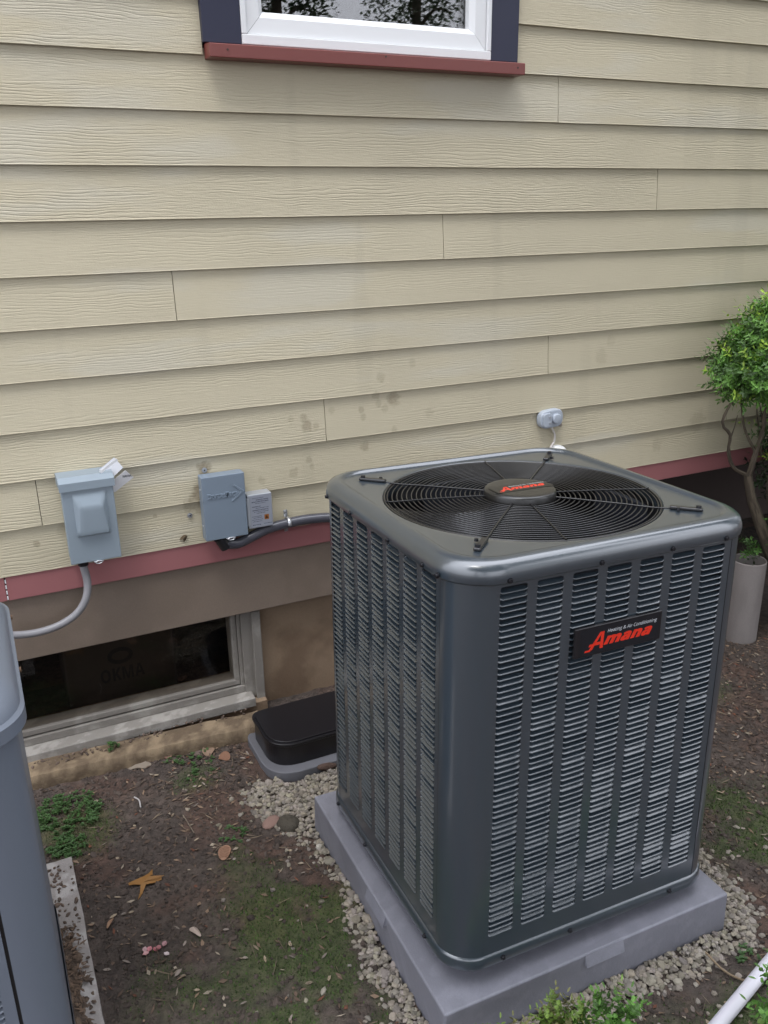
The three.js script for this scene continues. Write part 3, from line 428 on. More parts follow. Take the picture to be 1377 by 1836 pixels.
// ---------------------------------------------------------------- electrical boxes on the wall
{
  const o = thing('fused_disconnect_box', 'blue grey metal box with embossed door and sloping hood, left box on the wall', 'electrical box', [-0.2105, 0.77, 0.0]);
  part(o, 'housing', span(-0.076, 0.076, 0.004, 0.255, 0, 0.067, 0.003), boxGrey);
  part(o, 'door', span(-0.0785, 0.0785, 0, 0.25, 0.062, 0.075, 0.003), boxGrey);
  // raised pyramid-like panel pressed into the door
  const z0 = 0.0748, z1 = 0.094, A = [[-0.0475, 0.232, z0], [0.0545, 0.233, z0], [0.0545, 0.09, z0], [-0.0475, 0.09, z0]], C = [[-0.028, 0.19, z1], [0.037, 0.191, z1], [0.047, 0.098, z1 - 0.003], [-0.04, 0.098, z1 - 0.003]];
  const q = []; const quad = (a, b, c, d) => { const m = 6, L = (p, r, t) => p.map((v, i) => v + (r[i] - v) * t); for (let i = 0; i < m; i++) for (let j = 0; j < m; j++) { const f = (s, t) => L(L(a, b, s), L(d, c, s), t); const e = [f(i / m, j / m), f((i + 1) / m, j / m), f((i + 1) / m, (j + 1) / m), f(i / m, (j + 1) / m)]; q.push(...e[0], ...e[1], ...e[2], ...e[0], ...e[2], ...e[3]); } };
  quad(A[0], A[1], C[1], C[0]); quad(A[1], A[2], C[2], C[1]); quad(A[2], A[3], C[3], C[2]); quad(A[3], A[0], C[0], C[3]); quad(C[0], C[1], C[2], C[3]);
  let g = new THREE.BufferGeometry(); g.setAttribute('position', new THREE.Float32BufferAttribute(q, 3)); g = mergeVertices(g, 1e-4); g.computeVertexNormals(); part(o, 'embossed_panel', g, boxGrey);
  const h = new THREE.Shape([[0, 0], [0, 0.034], [0.062, 0.032], [0.082, 0.018], [0.082, -0.006], [0.0775, -0.006], [0.0765, 0.0]].map((p) => new THREE.Vector2(...p)));
  part(o, 'hood', at(new THREE.ExtrudeGeometry(h, { depth: 0.165, bevelEnabled: true, bevelSize: 0.0012, bevelThickness: 0.0012, bevelSegments: 2 }).rotateY(-Math.PI / 2), 0.083, 0.2525, 0), boxGrey);
  part(o, 'latch_tab', [new THREE.TorusGeometry(0.0085, 0.003, 6, 20).scale(1.15, 0.55, 1).translate(0.006, -0.003, 0.078), at(bx(0.03, 0.004, 0.02, 0.001), 0.006, -0.002, 0.066)], zinc);
  const c = thing('grey_conduit', 'thin grey flexible conduit curving left from the bottom of the box', 'conduit', [0, 0, 0]);
  part(c, 'conduit_tube', tube([[-0.25, 0.775, 0.036], [-0.25, 0.745, 0.038], [-0.246, 0.69, 0.045], [-0.258, 0.64, 0.055], [-0.29, 0.597, 0.058], [-0.345, 0.568, 0.06], [-0.42, 0.556, 0.06], [-0.5, 0.565, 0.06], [-0.62, 0.6, 0.08], [-0.8, 0.62, 0.2], [-0.85, 0.6, 0.62]], 0.0125, 70, 12), conduitGrey);
  part(c, 'conduit_fitting', at(cyl(0.017, 0.017, 0.03, 16), -0.25, 0.765, 0.037), blackPlastic);
}
{
  const c = document.createElement('canvas'); c.width = 128; c.height = 128; const x = c.getContext('2d'); x.fillStyle = '#f3f2f3'; x.fillRect(0, 0, 128, 128); x.fillStyle = '#8d8f96'; x.fillRect(0, 0, 128, 44); x.fillStyle = '#55565c'; for (let i = 0; i < 9; i++) x.fillRect(28 + i * 6, 84 + (i % 2), 4, 12); x.fillStyle = '#a23a3a'; x.fillRect(90, 84, 7, 12);
  const t = new THREE.CanvasTexture(c); t.colorSpace = THREE.SRGBColorSpace; const paper = std(lin(0.85, 0.85, 0.86), 0.8), print = std(lin(0.85, 0.85, 0.86), 0.8, { map: t });
  const o = thing('paper_tag', 'folded white paper tag tucked behind the hood of the left box', 'tag', [-0.116, 1.012, 0.03], 0);
  const sheet = (pts, th = 0.0012) => { const s = new THREE.Shape(pts.map((p) => new THREE.Vector2(...p))); const g = new THREE.ExtrudeGeometry(s, { depth: th, bevelEnabled: false }); uvm(g, 12); return g; };
  part(o, 'paper_leaf', at(sheet([[-0.052, 0.05], [0.0, 0.083], [0.022, 0.046], [-0.028, 0.01]]), 0.005, 0, 0.02, -0.35), std(lin(0.55, 0.56, 0.6), 0.8));
  part(o, 'paper_leaf', at(sheet([[-0.03, 0.0], [0.028, 0.046], [0.052, 0.016], [-0.01, -0.032]]), 0, 0, 0.026, 0.3), print);
  part(o, 'paper_leaf', at(sheet([[-0.056, 0.05], [-0.001, 0.089], [0.004, 0.082], [-0.05, 0.044]]), 0.005, 0, 0.024, 0.2), paper);
}
const font = await new FontLoader().loadAsync('fonts/droid/droid_sans_bold.typeface.json');
{
  const o = thing('disconnect_box', 'slate blue metal box with embossed name and arrow, right box on the wall', 'electrical box', [0.2265, 0.763, 0.0]);
  part(o, 'housing', span(-0.071, 0.071, 0.004, 0.224, 0, 0.05, 0.002), boxGrey2);
  part(o, 'cover', span(-0.0745, 0.0745, 0, 0.227, 0.012, 0.058, 0.003), boxGrey2);
  const txt = (s, size, x, y) => { const g = new TextGeometry(s, { font, size, depth: 0.0022, curveSegments: 3, bevelEnabled: true, bevelSize: 0.0004, bevelThickness: 0.001, bevelSegments: 1 }); return g.translate(x, y, 0.0572); };
  part(o, 'embossed_lettering', [txt('D', 0.018, -0.0605, 0.149), txt('IVERSI', 0.0138, -0.0455, 0.149), txt('T', 0.018, 0.0035, 0.149), txt('ECH', 0.0138, 0.0155, 0.149)], boxGrey2);
  const a = new THREE.Shape([[0.006, 0.024], [0.031, 0.0], [-0.004, -0.03], [0.002, -0.03], [0.042, 0.0], [0.008, 0.028]].map((p) => new THREE.Vector2(...p)));
  part(o, 'embossed_arrow', new THREE.ExtrudeGeometry(a, { depth: 0.002, bevelEnabled: true, bevelSize: 0.0008, bevelThickness: 0.0008, bevelSegments: 1 }).translate(0.0275, 0.162, 0.0574), boxGrey2);
  part(o, 'latch_tab', [new THREE.TorusGeometry(0.009, 0.0034, 6, 20).scale(1.2, 0.5, 1).translate(0.012, -0.002, 0.062), at(bx(0.034, 0.004, 0.02, 0.001), 0.012, -0.001, 0.048)], zinc);
  for (const y of [0.05, 0.18]) part(o, 'screw', at(cyl(0.003, 0.003, 0.003, 8), -0.0755, y, 0.035, 0, 0, Math.PI / 2), zinc);
  // outlet cover with its printed sticker beside the box
  const c = document.createElement('canvas'); c.width = 256; c.height = 384; const x = c.getContext('2d'); x.fillStyle = '#b9bec8'; x.fillRect(0, 0, 256, 384);
  let k = 5; const r = () => { k = (k * 16807) % 2147483647; return k / 2147483647; };
  x.fillStyle = '#3b4254'; const lines = [[26, 30, 130], [70, 50, 150, 1], [20, 72, 200, 1], [60, 94, 120], [20, 130, 100, 1], [60, 152, 160], [24, 174, 190, 1], [40, 196, 170], [70, 214, 100], [16, 250, 110], [30, 268, 100], [14, 290, 120], [20, 312, 110], [18, 350, 90, 1], [150, 350, 80]];
  for (const [lx, ly, lw, bold] of lines) for (let p = lx; p < lx + lw;) { const w = 4 + r() * 9; x.globalAlpha = 0.55 + 0.45 * r(); x.fillRect(p, ly - r() * 3, w, bold ? 11 : 7); p += w + 2 + r() * 3; }
  x.globalAlpha = 1; x.fillStyle = '#c07a3a'; x.fillRect(160, 244, 54, 60); x.fillStyle = '#5c3a20'; x.beginPath(); x.moveTo(187, 252); x.lineTo(206, 294); x.lineTo(168, 294); x.fill();
  const t = new THREE.CanvasTexture(c); t.colorSpace = THREE.SRGBColorSpace;
  const s = thing('outlet_cover', 'small cover with a printed warning sticker beside the right electrical box', 'outlet cover', [0.352, 0.778, 0.0]);
  part(s, 'cover_box', span(-0.045, 0.044, 0, 0.124, 0, 0.05, 0.004), std(lin(0.33, 0.35, 0.38), 0.25, { clearcoat: 0.5 }));
  part(s, 'hinge', at(cyl(0.006, 0.006, 0.1, 10), -0.043, 0.062, 0.046), std(lin(0.33, 0.35, 0.38), 0.3));
  part(s, 'warning_sticker', at(new THREE.PlaneGeometry(0.078, 0.116), 0.003, 0.062, 0.0508), std(lin(0.58, 0.58, 0.6), 0.35, { map: t }));
  const w = thing('black_whip_conduit', 'dark flexible conduit running from the right box to behind the unit', 'conduit', [0, 0, 0]);
  part(w, 'conduit_tube', tube([[0.225, 0.735, 0.036], [0.265, 0.728, 0.034], [0.317, 0.741, 0.03], [0.38, 0.76, 0.028], [0.46, 0.769, 0.028], [0.54, 0.77, 0.028], [0.66, 0.755, 0.032], [0.85, 0.7, 0.08], [0.95, 0.55, 0.3], [0.95, 0.42, 0.7]], 0.0185, 70, 14), conduitDark);
  part(w, 'conduit_fitting', [at(cyl(0.022, 0.022, 0.045, 18), 0.215, 0.742, 0.034, 0, 0, 0.5), at(cyl(0.026, 0.026, 0.012, 6), 0.214, 0.758, 0.03)], blackMetal);
  const b = thing('conduit_strap', 'galvanised strap clamping the dark conduit to the siding', 'strap', [0.458, 0.769, 0.028]);
  part(b, 'strap_band', [at(new THREE.TorusGeometry(0.0205, 0.0035, 5, 24, Math.PI * 1.15).scale(1, 1, 2).rotateY(Math.PI / 2).rotateX(-0.3), 0, 0, 0), span(-0.007, 0.007, 0.016, 0.042, -0.028, -0.023, 0.001), span(-0.007, 0.007, -0.04, -0.014, -0.028, -0.024, 0.001)], zinc);
  part(b, 'screw', at(cyl(0.006, 0.006, 0.006, 6), 0, 0.033, -0.02, Math.PI / 2), zinc);
}
{ // loose screws left in the siding
  const put = (x, y, z, label) => { const o = thing('wall_screw', label, 'screw', [x, y, z]); part(o, 'screw_head', [at(cyl(0.0055, 0.006, 0.004, 8), 0, 0, 0.002, Math.PI / 2), at(cyl(0.009, 0.009, 0.0015, 14), 0, 0, 0.0006, Math.PI / 2)], zinc); part(o, 'screw_slot', at(cyl(0.0028, 0.0028, 0.002, 6), 0, 0, 0.0038, Math.PI / 2), blackMetal); };
  put(0.181, 0.998, -0.006, 'screw in a mouldy patch just above the right electrical box'); put(0.117, 0.846, -0.003, 'screw in the siding left of the right electrical box');
}
{ // moth resting on the siding
  const o = thing('brown_moth', 'small brown moth resting on the siding between the two boxes', 'moth', [0.094, 0.775, 0.001], 0); o.rotation.z = -0.75;
  const wing = (s) => { const h = new THREE.Shape(); h.moveTo(0, 0.006); h.quadraticCurveTo(s * 0.012, 0.004, s * 0.011, -0.02); h.quadraticCurveTo(s * 0.004, -0.018, 0, -0.01); return new THREE.ExtrudeGeometry(h, { depth: 0.0008, bevelEnabled: false }).rotateY(s * 0.5).translate(0, 0, 0.004); };
  for (const s of [-1, 1]) part(o, 'wing', wing(s), std(lin(0.12, 0.085, 0.05), 0.9));
  part(o, 'body', at(new THREE.CapsuleGeometry(0.0025, 0.014, 3, 8), 0, -0.004, 0.003), std(lin(0.07, 0.05, 0.03), 0.9));
}
{ // grey service device on the wall behind the unit
  const o = thing('wall_junction_device', 'rounded pale grey device with a knob on the wall above the unit', 'junction box', [1.6, 1.016, -0.002]); o.rotation.z = 0.06;
  const pill = (w, h, r, d, b) => { const s = new THREE.Shape(); s.moveTo(-w + r, -h); s.lineTo(w - r, -h); s.quadraticCurveTo(w, -h, w, -h + r); s.lineTo(w, h - r); s.quadraticCurveTo(w, h, w - r, h); s.lineTo(-w + r, h); s.quadraticCurveTo(-w, h, -w, h - r); s.lineTo(-w, -h + r); s.quadraticCurveTo(-w, -h, -w + r, -h); return new THREE.ExtrudeGeometry(s, { depth: d, bevelEnabled: true, bevelSize: b, bevelThickness: b, bevelSegments: 4, curveSegments: 8 }); };
  const grey = std(lin(0.4, 0.44, 0.5), 0.4);
  part(o, 'base_shell', pill(0.05, 0.031, 0.03, 0.02, 0.006), grey);
  part(o, 'lid', at(pill(0.018, 0.025, 0.012, 0.006, 0.003), -0.026, 0, 0.026), grey);
  part(o, 'knob', at(new THREE.LatheGeometry([[0.0205, 0], [0.0205, 0.012], [0.018, 0.016], [0.001, 0.016]].map((p) => new THREE.Vector2(...p)), 24), 0.017, 0, 0.026, Math.PI / 2), grey);
  for (const y of [-0.012, 0.012]) part(o, 'screw', at(cyl(0.004, 0.004, 0.004, 10), -0.018, y, 0.037, Math.PI / 2), zinc);
  part(o, 'hasp', [at(cyl(0.008, 0.008, 0.008, 14), 0.051, -0.037, 0.01, Math.PI / 2), span(0.04, 0.052, -0.036, -0.022, 0.004, 0.012, 0.002)], std(lin(0.3, 0.26, 0.22), 0.5));
  part(o, 'white_cord', tube([[0, -0.031, 0.016], [0.012, -0.051, 0.016], [0.022, -0.076, 0.014], [0.018, -0.101, 0.014], [0.004, -0.116, 0.016], [-0.006, -0.131, 0.02]], 0.0042, 30, 8), std(lin(0.62, 0.58, 0.55), 0.5));
  const d = thing('white_dome', 'round white plastic dome on the wall just behind the unit', 'cover', [1.644, 0.835, -0.004]);
  part(d, 'dome_shell', new THREE.LatheGeometry([[0.062, 0], [0.062, 0.012], [0.056, 0.024], [0.042, 0.033], [0.022, 0.038], [0.001, 0.0385]].map((p) => new THREE.Vector2(...p)), 36).rotateX(Math.PI / 2), std(lin(0.82, 0.82, 0.82), 0.35));
}

// ---------------------------------------------------------------- black cover by the foundation
{
  const o = thing('well_cover', 'black plastic lidded box on a grey base against the foundation wall', 'utility cover', [0.56, 0, 0.26]);
  const slab = (x0, x1, z0, z1, r, y0, h, b) => { const s = new THREE.Shape(); s.moveTo(x0 + r * 0.4, -z0); s.lineTo(x1, -z0); s.lineTo(x1, -z1); s.lineTo(x0 + r, -z1); s.quadraticCurveTo(x0, -z1, x0, -z1 + r); s.lineTo(x0, -z0 - r * 0.4); s.quadraticCurveTo(x0, -z0, x0 + r * 0.4, -z0); return new THREE.ExtrudeGeometry(s, { depth: h, bevelEnabled: true, bevelSize: b, bevelThickness: b, bevelSegments: 3, curveSegments: 14 }).rotateX(-Math.PI / 2).translate(0, y0, 0); };
  part(o, 'grey_base', slab(-0.344, 0.5, -0.13, 0.168, 0.12, -0.05, 0.07, 0.004), greyPlastic);
  part(o, 'cover_body', slab(-0.32, 0.5, -0.11, 0.128, 0.1, 0.015, 0.085, 0.003), blackPlastic);
  part(o, 'cover_lid', slab(-0.326, 0.5, -0.115, 0.134, 0.104, 0.103, 0.006, 0.003), blackPlastic);
  part(o, 'lid_plate', slab(-0.318, 0.5, -0.108, 0.126, 0.1, 0.113, 0.002, 0.0025), blackPlastic);
}

// ---------------------------------------------------------------- gravel, litter, moss, loose stones
const onPad = (x, z, m = 0) => { const [u, v] = padLocal(x, z); return Math.abs(u) < 0.43 + m && Math.abs(v) < 0.43 + m; };
const inCover = (x, z) => x > 0.2 && x < 1.1 && z > 0.12 && z < 0.442 && !(x < 0.25 && z > 0.4);
{
  const s = new Soup(); let n = 0;
  for (let t = 0; t < 110000 && n < 8000; t++) {
    const x = rr(-0.15, 1.75), z = rr(0.3, 1.85), d = polyDist(GRAVEL, x, z); if (onPad(x, z, 0.0) || inCover(x, z)) continue;
    const dens = d < -0.035 ? 1 : d < 0.03 ? smooth(0.03, -0.035, d + 0.05 * (fbm(x * 14, z * 14, 101, 3) - 0.5)) * 0.8 : 0.022 * Math.exp(-d * 9);
    if (rnd() > dens || (x > 1.0 && z < 0.7)) continue;
    const k = rr(0.0036, 0.0088) * (rnd() < 0.07 ? 1.5 : 1), w = rr(0.75, 1.15), b = rr(0.62, 1.1) * (rnd() < 0.16 ? 0.62 : 1);
    stoneInto(s, x, gh(x, z) + k * 0.35 + (d < -0.03 ? rr(0, 0.012) : 0), z, k * rr(0.9, 1.4), k * rr(0.55, 0.85), k * w, rr(0, 6.3), [0.3 * b, 0.265 * b * rr(0.96, 1.03), 0.22 * b * rr(0.9, 1.06)], n % 3 ? ICO0 : ICO, 0.24); n++;
  }
  const o = obj('gravel', s.geo(), soup(0.9)); tag(o, 'pale beige crushed gravel spread around the grey lavender pad', 'gravel'); o.userData.kind = 'stuff';
}
{ // mulch chips, clods, needles and leaf scraps
  const s = new Soup();
  const chip = (x, y, z, l, w, yaw, pitch, col) => { const c = Math.cos(yaw), sn = Math.sin(yaw), h = l * Math.sin(pitch), k = rr(0.2, 0.8) * w; const a = [x - c * l / 2, y + 0.001, z + sn * l / 2], b = [x + c * l / 2, y + 0.001 + Math.abs(h), z - sn * l / 2], p = [x + sn * w / 2, y + rr(0.001, 0.006), z + c * w / 2], q = [x - sn * k, y + rr(0, 0.003), z - c * k]; s.tri(a, p, b, col); s.tri(a, b, q, col); };
  for (let i = 0; i < 22000; i++) { // clods
    const x = rr(-0.55, 2.6), z = rr(0.05, 1.95); if (onPad(x, z, 0.01) || inCover(x, z) || polyDist(GRAVEL, x, z) < -0.02) continue; if (moss(x, z) > 0.45 && rnd() < 0.8) continue;
    if (x < -0.43 && z > 0.5) continue;
    const k = rr(0.002, 0.006) * (rnd() < 0.05 ? 2 : 1), b = rr(0.6, 1.35); stoneInto(s, x, gh(x, z) + k * 0.2, z, k * 1.3, k * 0.8, k, rr(0, 6), [0.066 * b, 0.049 * b, 0.04 * b], ICO0, 0.35);
  }
  for (let i = 0; i < 15000; i++) { // chips
    const x = rr(-0.55, 2.6), z = rr(0.07, 1.95); if (onPad(x, z, 0.01) || inCover(x, z) || (x < -0.43 && z > 0.5)) continue;
    const g = polyDist(GRAVEL, x, z); if (g < 0 && rnd() < 0.9) continue; const bed = blob(x, z, 0.1, 0.3, 0.35, 0.25), rightBed = smooth(1.25, 1.6, x); if (rnd() > 0.35 + 0.6 * Math.max(bed, rightBed * 0.8)) continue; if (moss(x, z) > 0.5 && rnd() < 0.75) continue;
    const t = rnd(), b = rr(0.55, 1.3), col = t < 0.6 ? [0.11 * b, 0.073 * b, 0.052 * b] : t < 0.85 ? [0.19 * b, 0.13 * b, 0.088 * b] : t < 0.95 ? [0.3 * b, 0.25 * b, 0.19 * b] : [0.15 * b, 0.06 * b, 0.035 * b];
    chip(x, gh(x, z) + 0.002, z, rr(0.008, 0.028), rr(0.003, 0.01), rr(0, 6.3), rr(-0.3, 0.3), col);
  }
  for (let i = 0; i < 500; i++) { // needles and stems
    const x = rr(-0.5, 2.4), z = rr(0.12, 1.9); if (onPad(x, z, 0.02) || inCover(x, z) || (x < -0.43 && z > 0.5)) continue; const b = rr(0.6, 1.4); chip(x, gh(x, z) + 0.004, z, rr(0.03, 0.07), rr(0.0018, 0.003), rr(0, 6.3), rr(-0.15, 0.15), [0.17 * b, 0.13 * b, 0.09 * b]);
  }
  for (let i = 0; i < 260; i++) { // dry leaflets on the ground
    const x = rr(-0.42, 1.9), z = rr(0.2, 1.8); if (onPad(x, z, 0.02) || inCover(x, z)) continue; const b = rr(0.6, 1.2), a = rr(0, 6.3), c = rnd() < 0.5 ? [0.3 * b, 0.24 * b, 0.17 * b] : [0.24 * b, 0.2 * b, 0.17 * b]; s.leaf(V(x, gh(x, z) + 0.005, z), V(Math.cos(a), rr(-0.05, 0.15), Math.sin(a)).normalize(), V(rr(-0.3, 0.3), 1, rr(-0.3, 0.3)), rr(0.014, 0.028), rr(0.006, 0.011), 0.3, c, 0.1);
  }
  for (let i = 0; i < 330; i++) { // dirt fallen on the curb and the old slab
    const onCurb = i < 200, x = onCurb ? rr(-0.55, 0.26) : rr(-0.52, -0.445), z = onCurb ? rr(0.005, 0.05) : rr(0.54, 1.14), y = onCurb ? 0.052 : 0.033; const b = rr(0.5, 1.2), k = rr(0.002, 0.006); if (onCurb && fbm(x * 9, 2, 103, 3) < 0.5 && rnd() < 0.8) continue; stoneInto(s, x, y, z, k * rr(1, 2), k * 0.7, k, rr(0, 6), [0.13 * b, 0.092 * b, 0.07 * b], ICO0, 0.35);
  }
  const o = obj('mulch_litter', s.geo(), soup(0.9)); tag(o, 'brown mulch chips, clods and leaf scraps scattered over the soil', 'mulch'); o.userData.kind = 'stuff';
}
{ // heap of mulch washed over the old slab
  const g = new THREE.PlaneGeometry(0.2, 0.36, 40, 70).rotateX(-Math.PI / 2), P = g.attributes.position;
  for (let i = 0; i < P.count; i++) { const x = P.getX(i), z = P.getZ(i), e = Math.max(Math.abs(x) / 0.09, Math.abs(z - 0.02 * Math.sin(x * 40)) / 0.17); P.setY(i, 0.028 * (1 - smooth(0.45, 1, e + 0.5 * (fbm(x * 18, z * 18, 105, 3) - 0.5))) + 0.012 * (fbm(x * 60, z * 60, 107, 3) - 0.5) - 0.004); }
  g.computeVertexNormals();
  const o = thing('mulch_heap', 'heap of brown mulch lying across the old concrete slab', 'mulch', [-0.548, 0.032, 0.965]);
  part(o, 'heap_mound', uvm(g, 3, 0, 2), std(lin(1, 1, 1), 0.95, { map: blotch([0.06, 0.04, 0.028], [0.13, 0.088, 0.06], 67, 20), bumpMap: speck, bumpScale: 0.006 }));
  const s = new Soup(); for (let i = 0; i < 700; i++) { const x = rr(-0.085, 0.085), z = rr(-0.17, 0.17), a = rr(0, 6.3), b = rr(0.5, 1.3); s.leaf(V(x, 0.008 + 0.014 * (1 - Math.abs(z) / 0.17), z), V(Math.cos(a), rr(-0.2, 0.3), Math.sin(a)).normalize(), V(rr(-0.4, 0.4), 1, rr(-0.4, 0.4)), rr(0.008, 0.026), rr(0.003, 0.008), 0.2, [0.14 * b, 0.092 * b, 0.062 * b], 0.1); }
  part(o, 'heap_chips', s.geo(), soup(0.9)).userData.kind = 'stuff';
}
{ // moss: short tufts where the soil is green
  const s = new Soup();
  for (let i = 0; i < 150000; i++) {
    const x = rr(-0.5, 2.1), z = rr(0.1, 2.1); if (onPad(x, z, 0.01)) continue; const m = moss(x, z); if (rnd() > m * 0.9 || polyDist(GRAVEL, x, z) < 0.0) continue;
    const y = gh(x, z) - 0.001, a = rr(0, 6.3), h = rr(0.003, 0.01), w = rr(0.0014, 0.003), b = rr(0.4, 1.6), lx = rr(-0.5, 0.5) * h, lz = rr(-0.5, 0.5) * h;
    const c = [0.05 * b, 0.095 * b, 0.018 * b]; s.tri([x - w * Math.cos(a), y, z - w * Math.sin(a)], [x + w * Math.cos(a), y, z + w * Math.sin(a)], [x + lx, y + h, z + lz], c);
  }
  const o = obj('moss', s.geo(), soup(0.9)); tag(o, 'dark green moss carpeting the soil in patches', 'moss'); o.userData.kind = 'stuff';
}
{
  const rock = (name, label, x, z, sx, sy, sz, yaw, col, y = 0, cat = 'stone') => { const s = new Soup(); seed = 500 + Math.round(x * 1000); stoneInto(s, 0, sy * 0.55, 0, sx, sy, sz, yaw, [1, 1, 1], new THREE.IcosahedronGeometry(1, 3), 0.07); let g = s.geo(); const P = g.attributes.position; for (let i = 0; i < P.count; i++) { const n = 1 + 0.25 * (fbm(P.getX(i) * 25 + 7, P.getZ(i) * 25 + P.getY(i) * 18, 111, 3) - 0.5); P.setXYZ(i, P.getX(i) * n, P.getY(i) * n, P.getZ(i) * n); } g.deleteAttribute('color'); g.deleteAttribute('normal'); g = mergeVertices(g, 1e-5); g.computeVertexNormals(); uvm(g, 6, 0, 2); const o = thing(name, label, cat, [x, y + gh(x, z), z]); part(o, 'stone_body', g, std(lin(...col), 0.92, { bumpMap: speck, bumpScale: 0.004 })); };
  rock('field_stone', 'mossy brown round stone at the edge of the gravel', 0.2, 0.635, 0.034, 0.028, 0.036, 0.4, [0.07, 0.06, 0.045], -0.008);
  rock('brick_fragment', 'flat pinkish brick fragment beside the mossy round stone', 0.152, 0.6, 0.032, 0.01, 0.022, 0.5, [0.27, 0.17, 0.14]);
  rock('river_stone', 'smooth brown stone lying against the grey base of black cover', 0.41, 0.44, 0.038, 0.012, 0.013, 0.1, [0.09, 0.055, 0.042], 0.018);
  rock('pale_stone', 'single pale stone standing at the left edge of the pad', 0.247, 0.775, 0.012, 0.011, 0.009, 0.3, [0.5, 0.46, 0.4], 0.004);
}
// ---------------------------------------------------------------- fallen leaves and petals that can be picked out
{
  const flat = (name, label, cat, pts, x, z, yaw, col, curl = 0.006, rough = 0.6, y = 0.008) => {
    const s = new THREE.Shape(pts.map((p) => new THREE.Vector2(...p))), g = new THREE.ExtrudeGeometry(s, { depth: 0.0009, bevelEnabled: false, steps: 1 }).rotateX(-Math.PI / 2), P = g.attributes.position;
    for (let i = 0; i < P.count; i++) P.setY(i, P.getY(i) + curl * (Math.sin(P.getX(i) * 110) + Math.cos(P.getZ(i) * 90)) * 0.5);
    g.computeVertexNormals(); const o = thing(name, label, cat, [x, gh(x, z) + y, z], yaw); return [o, g, std(lin(...col), rough)];
  };
  const [m, mg, mm] = flat('maple_leaf', 'yellow ochre lobed leaf with holes lying on the soil', 'leaf', [[-0.045, -0.055], [-0.02, -0.03], [0.0, -0.012], [0.02, -0.022], [0.044, -0.02], [0.05, -0.008], [0.036, 0.002], [0.02, 0.008], [0.032, 0.012], [0.044, 0.04], [0.026, 0.026], [0.01, 0.022], [-0.02, 0.03], [-0.036, 0.028], [-0.04, 0.014], [-0.026, 0.01], [-0.012, -0.002], [-0.026, -0.026], [-0.04, -0.05]], -0.262, 0.69, 0.25, [0.26, 0.125, 0.032]);
  part(m, 'leaf_blade', mg, mm); part(m, 'leaf_stalk', tube([[0.0, 0.004, 0.0], [0.03, 0.006, 0.012], [0.055, 0.002, 0.014]], 0.0012, 8, 5), mm);
  const oval = (l, w) => { const p = []; for (let i = 0; i < 18; i++) { const t = i / 18 * Math.PI * 2; p.push([Math.cos(t) * w * (1 + 0.15 * Math.sin(t)), Math.sin(t) * l]); } return p; };
  const [b, bg, bm] = flat('beech_leaf', 'ribbed tan oval leaf lying on the soil left of pad', 'leaf', oval(0.032, 0.019), -0.02, 0.672, -0.35, [0.3, 0.17, 0.11], 0.003);
  part(b, 'leaf_blade', bg, bm); for (let k = -3; k <= 3; k++) part(b, 'leaf_rib', tube([[-0.014, 0.0035, -k * 0.007 + 0.006], [0, 0.004, -k * 0.007], [0.014, 0.0035, -k * 0.007 + 0.006]], 0.0007, 6, 4), std(lin(0.2, 0.1, 0.06), 0.7));
  for (const [x, z, yaw, l, w, c, label] of [[-0.17, 0.115, 1.2, 0.045, 0.018, [0.22, 0.18, 0.14], 'curled grey brown leaf below the curb'], [-0.07, 0.1, 0.4, 0.03, 0.02, [0.17, 0.09, 0.065], 'reddish dead leaf below the curb'], [0.02, 0.12, 1.0, 0.05, 0.028, [0.13, 0.095, 0.08], 'broad dark dead leaf below the curb'], [0.075, 0.14, 2.4, 0.03, 0.02, [0.24, 0.16, 0.11], 'upturned tan leaf scrap near the curb'], [0.11, 0.22, 0.7, 0.022, 0.018, [0.2, 0.1, 0.06], 'small rust coloured leaf on the mulch'], [-0.375, 0.8, -0.6, 0.018, 0.007, [0.36, 0.22, 0.14], 'slim tan leaf beside the old slab'], [0.05, 0.055, 0.3, 0.026, 0.02, [0.1, 0.075, 0.06], 'dark leaf lying against the curb'], [-0.175, 0.935, 0.5, 0.022, 0.006, [0.4, 0.32, 0.27], 'slim pale leaflet right of the pink petals']]) {
    const [o, g, mat] = flat('dead_leaf', label, 'leaf', oval(l, w), x, z, yaw, c, 0.011, 0.8, 0.01); part(o, 'leaf_blade', g, mat);
  }
  const pet = thing('fallen_petals', 'small cluster of pink fallen petals on the soil', 'petals', [-0.285, gh(-0.285, 0.94), 0.94]);
  const s = new Soup(); for (const [x, z, a, c] of [[0, 0, 0.3, [0.36, 0.14, 0.15]], [0.012, -0.008, 1.6, [0.38, 0.16, 0.17]], [-0.014, 0.004, 3.0, [0.5, 0.28, 0.28]], [0.006, 0.012, 4.4, [0.42, 0.13, 0.15]], [0.022, 0.003, 5.4, [0.36, 0.2, 0.21]], [-0.006, -0.012, 2.2, [0.5, 0.2, 0.22]], [0.02, 0.024, 0.9, [0.5, 0.42, 0.42]], [-0.026, 0, 5.1, [0.45, 0.3, 0.3]]]) s.leaf(V(x, 0.009, z), V(Math.cos(a), 0.2, Math.sin(a)).normalize(), V(0.2, 1, 0), 0.018, 0.015, 0.3, c);
  part(pet, 'petal', s.geo(), soup(0.6));
  const tw = (label, pts, r, c) => { const o = thing('twig', label, 'twig'); part(o, 'twig_stem', tube(pts.map(([x, z, h]) => [x, gh(x, z) + h, z]), r, 14, 5), std(lin(...c), 0.8)); };
  tw('pale bent twig lying on the soil below the curb', [[-0.215, 0.28, 0.008], [-0.205, 0.31, 0.012], [-0.207, 0.35, 0.007]], 0.0024, [0.5, 0.47, 0.46]);
